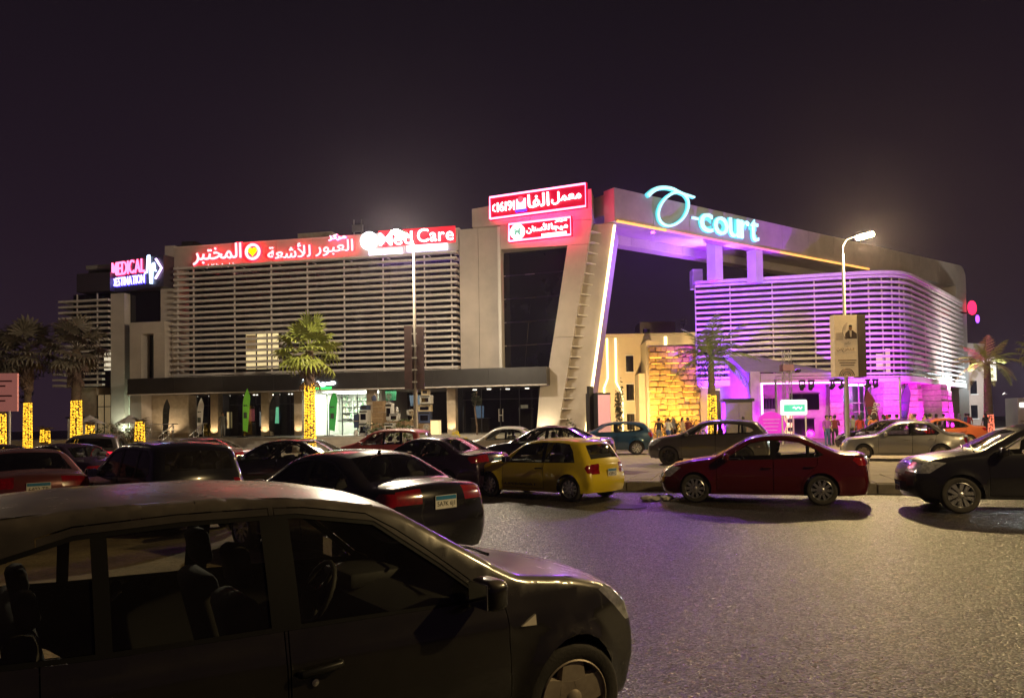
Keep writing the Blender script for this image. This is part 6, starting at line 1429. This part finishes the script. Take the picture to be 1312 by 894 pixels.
# ================================================================== PEOPLE
def person_mesh(pose):
    """one continuous figure grown from a skeleton: skin modifier + subdivision, 1.0 = metre, 1.72 m tall"""
    J = {}; E2 = []
    def j(n, p, r, par=None): J[n] = (p, r); E2.append((par, n)) if par else None
    st = {'stand': (0, 0, .10), 'walk': (.22, -.20, .25), 'phone': (.03, -.02, 0)}[pose]
    j('pel', (0, 0, .95), (.165, .115)); j('wai', (0, 0, 1.10), (.14, .10), 'pel'); j('che', (0, .01, 1.30), (.175, .115), 'wai'); j('nec', (0, .015, 1.47), (.058, .058), 'che'); j('hea', (0, -.01, 1.58), (.078, .09), 'nec'); j('top', (0, 0, 1.68), (.062, .075), 'hea')
    for s, n, sw in ((1, 'l', st[0]), (-1, 'r', st[1])):
        j(n + 'hip', (s * .095, 0, .88), (.095, .10), 'pel'); j(n + 'kne', (s * .10, -sw * .6, .48), (.062, .066), n + 'hip'); j(n + 'ank', (s * .10, -sw * .5 + (.06 if sw < 0 else 0), .09), (.042, .046), n + 'kne'); j(n + 'toe', (s * .115, -sw * .5 - .15, .035), (.042, .032), n + 'ank')
        j(n + 'sho', (s * .19, .01, 1.40), (.062, .06), 'che')
        if pose == 'phone': e_, w_, h_ = (s * .25, -.02, 1.14), (s * .13, -.24, 1.22), (s * .09, -.31, 1.27)
        else: a = sw * .5; e_, w_, h_ = (s * .25, a * .5, 1.12), (s * .26, a * .6 - .10, .90), (s * .25, a * .6 - .14, .80)
        j(n + 'elb', e_, (.046, .046), n + 'sho'); j(n + 'wri', w_, (.033, .033), n + 'elb'); j(n + 'han', h_, (.040, .024), n + 'wri')
    names = list(J); ix = {n: i for i, n in enumerate(names)}
    me = bpy.data.meshes.new('figure'); me.from_pydata([J[n][0] for n in names], [(ix[a], ix[b]) for a, b in E2], [])
    o = bpy.data.objects.new('figure', me); COL.objects.link(o); md = o.modifiers.new('s', 'SKIN')
    for n in names: v = me.skin_vertices[0].data[ix[n]]; v.radius = J[n][1]; v.use_root = (n == 'pel')
    sb = o.modifiers.new('d', 'SUBSURF'); sb.levels = 1
    bpy.context.view_layer.update()
    out = bpy.data.meshes.new_from_object(o.evaluated_get(bpy.context.evaluated_depsgraph_get())); bpy.data.objects.remove(o)
    out.materials.clear()
    for q in range(4): out.materials.append(M_INT)      # skin, top, trousers, shoes
    for f in out.polygons:
        c = f.center; f.use_smooth = True
        f.material_index = 3 if c.z < .075 else 2 if c.z < .97 and abs(c.x) < .21 and not (c.z > .70 and abs(c.x) > .2) else 0 if c.z > 1.455 or (abs(c.x) > .2 and c.z < 1.10) or (pose == 'phone' and c.y < -.14) else 1
    return out
PM = {p: person_mesh(p) for p in ('stand', 'walk', 'phone')}
SKIN = [P('skin light', (.42, .26, .18), .5, var=.06), P('skin brown', (.26, .15, .09), .5, var=.06)]
HAIRM = P('dark hair', (.015, .012, .010), .6); SHOE = P('shoes', (.03, .028, .026), .6)
def hairmesh(kind):
    m = MB(); m.ball((0, .012, 1.625), .098, .112, .105, 12, 8)
    if kind == 'scarf': m.ball((0, .03, 1.50), .12, .12, .14, 12, 6)
    if kind == 'long': m.ball((0, .075, 1.50), .10, .055, .17, 10, 6)
    bm_v = m.v
    for i, v in enumerate(bm_v):
        if v[1] < -.045 and v[2] < 1.655: m.v[i] = (v[0] * .9, -.02, v[2])
    return m.mesh('hair', True)
HM = {k: hairmesh(k) for k in ('short', 'long', 'scarf')}
FACE = MB(); FACE.ball((.03, -.098, 1.60), .009, .006, .007, 6, 4); FACE.ball((-.03, -.098, 1.60), .009, .006, .007, 6, 4); FACE.box(-.022, .022, -.100, -.092, 1.533, 1.541); FACEM = FACE.mesh('features')
NOSE = MB().add([(-.014, -.095, 1.56), (.014, -.095, 1.56), (0, -.122, 1.563), (0, -.098, 1.605)], [(0, 1, 2), (0, 2, 3), (1, 3, 2)]).mesh('nose')
TOPS = {'white': (.55, .54, .52), 'black': (.02, .02, .022), 'red': (.32, .03, .03), 'orange': (.5, .17, .06), 'grey': (.2, .2, .21), 'blue': (.05, .09, .25), 'pink': (.55, .25, .3), 'beige': (.42, .34, .24), 'maroon': (.14, .02, .03), 'violet': (.25, .06, .4)}
def person(x, y, rz, pose, top, bot, hair, label, z=.22, s=1.0):
    o = bpy.data.objects.new('person', PM[pose]); COL.objects.link(o); o.location = (x, y, z); o.rotation_euler = (0, 0, rz); o.scale = (s, s, s)
    ms = [SKIN[int(x * 7) % 2], P('cloth ' + top, TOPS[top], .85), P('cloth ' + bot, TOPS[bot], .85), SHOE]
    for i, m in enumerate(ms): o.material_slots[i].link = 'OBJECT'; o.material_slots[i].material = m
    tag(o, label, 'person', 'people at the mall')
    put('hair', HM[hair], HAIRM if hair != 'scarf' else P('cloth ' + top, TOPS[top], .85), o); put('features', FACEM, HAIRM, o); put('nose', NOSE, ms[0], o)
CROWD = [(18.9, 44.6, .3, 'stand', 'violet', 'blue', 'short', 'person in a violet top standing right of the green screen'), (19.55, 45.0, 2.8, 'phone', 'maroon', 'black', 'short', 'person in maroon with raised hands beside the lit shelf'),
 (20.5, 43.8, 3.3, 'stand', 'red', 'maroon', 'long', 'person in red with long hair at the left of the crowd'), (21.0, 43.2, 3.0, 'stand', 'orange', 'black', 'long', 'person in an orange top and black trousers seen from behind'),
 (21.6, 44.2, 2.2, 'walk', 'black', 'grey', 'scarf', 'person in a black headscarf walking in the crowd'), (22.2, 43.6, 1.4, 'stand', 'maroon', 'black', 'short', 'person in a maroon shirt in the middle of the crowd'),
 (22.8, 44.0, 3.4, 'phone', 'black', 'black', 'short', 'person all in black holding a phone in the crowd'), (23.35, 43.4, .6, 'stand', 'pink', 'grey', 'scarf', 'person in a pink headscarf at the right of the crowd'),
 (23.9, 44.3, 2.0, 'stand', 'white', 'blue', 'short', 'person in a white shirt below the leaning red flag'), (24.6, 45.4, 4.0, 'walk', 'grey', 'black', 'short', 'person in grey walking right of the leaning red flag'), (25.4, 45.0, 1.2, 'stand', 'beige', 'maroon', 'scarf', 'person in a beige headscarf near the plum flag'),
 (20.0, 46.6, .1, 'stand', 'white', 'black', 'short', 'person in a white shirt behind the crowd at the lit shelf'),
 (9.2, 46.6, 3.0, 'stand', 'black', 'grey', 'short', 'person in black standing right of the blue crossover'), (9.7, 46.2, 2.4, 'walk', 'white', 'blue', 'short', 'person in white walking behind the blue crossover'), (10.2, 47.0, 3.5, 'stand', 'grey', 'black', 'scarf', 'person in a grey headscarf before the golden wall'),
 (10.65, 46.4, 1.0, 'stand', 'beige', 'grey', 'long', 'person in beige with long hair before the golden wall'), (11.1, 46.9, 3.0, 'phone', 'maroon', 'black', 'short', 'person in maroon holding a phone left of the palm base'), (14.0, 45.0, 3.1, 'stand', 'black', 'black', 'short', 'person in black in front of the grey cabinet'),
 (30.6, 52.6, 2.0, 'walk', 'white', 'grey', 'short', 'person in white walking past the second stone column'), (33.6, 55.0, 4.0, 'stand', 'blue', 'black', 'short', 'person in blue near the broad stone column'), (29.6, 51.8, 2.4, 'stand', 'orange', 'grey', 'long', 'person in orange standing between the stone columns')]
CROWD += [(20.8, 45.3, 2.6, 'stand', 'grey', 'black', 'short', 'person in grey in the second row behind the orange top'), (21.9, 45.6, .4, 'phone', 'blue', 'black', 'short', 'person in blue filming in the second row of the crowd'), (22.6, 45.2, 3.6, 'stand', 'beige', 'black', 'long', 'person in beige with long hair in the second row'),
 (23.2, 45.9, 2.9, 'walk', 'red', 'black', 'scarf', 'person in a red headscarf walking behind the pink scarf'), (24.3, 43.2, 3.0, 'stand', 'black', 'grey', 'short', 'person in black and grey at the right front of the crowd'), (25.9, 46.6, 5.0, 'stand', 'pink', 'black', 'long', 'person in pink with long hair left of the plum flag'),
 (26.9, 48.2, 2.2, 'walk', 'black', 'blue', 'short', 'person in black and blue walking below the plum flag'), (28.2, 50.0, 3.1, 'stand', 'maroon', 'grey', 'short', 'person in maroon and grey before the broad corner column'), (32.2, 53.4, 1.8, 'stand', 'grey', 'black', 'scarf', 'person in a grey headscarf between the second and broad columns'), (34.8, 56.6, 2.6, 'walk', 'red', 'grey', 'short', 'person in red walking before the broad column'), (36.6, 57.4, 3.3, 'stand', 'black', 'black', 'long', 'person all in black near the magenta lit palm')]
for a in CROWD: person(a[0] * (.93 if a[0] > 18 and a[1] < 47.5 else 1), a[1] * (.93 if a[0] > 18 and a[1] < 47.5 else 1), *a[2:])
loc, _ = on_mall(-18.3, 2.6, TZ); person(loc[0], loc[1], 2.9, 'stand', 'grey', 'black', 'short', 'person in grey standing inside the lit pharmacy', TZ)
loc, _ = on_mall(-26.8, -1.4, TZ); person(loc[0], loc[1], .5, 'stand', 'grey', 'grey', 'short', 'person in grey standing at the top of the railed stairs', TZ)
# ================================================================== THIN HAZE added for glow round lamps and signs, standing in for lens bloom
hz = MB().box(-140, 140, -30, 230, -1.0, 19.5)
hm = bpy.data.materials.new('glow volume'); hm.use_nodes = True; t_ = hm.node_tree; t_.nodes.clear(); ho = t_.nodes.new('ShaderNodeOutputMaterial'); pvn = t_.nodes.new('ShaderNodeVolumePrincipled')
pvn.inputs['Color'].default_value = (.82, .72, .95, 1); pvn.inputs['Density'].default_value = .00028; pvn.inputs['Anisotropy'].default_value = .82
t_.links.new(pvn.outputs[0], ho.inputs['Volume'])
tag(hz.build('glow_haze', hm), kind='stuff')
cy.volume_bounces = 0
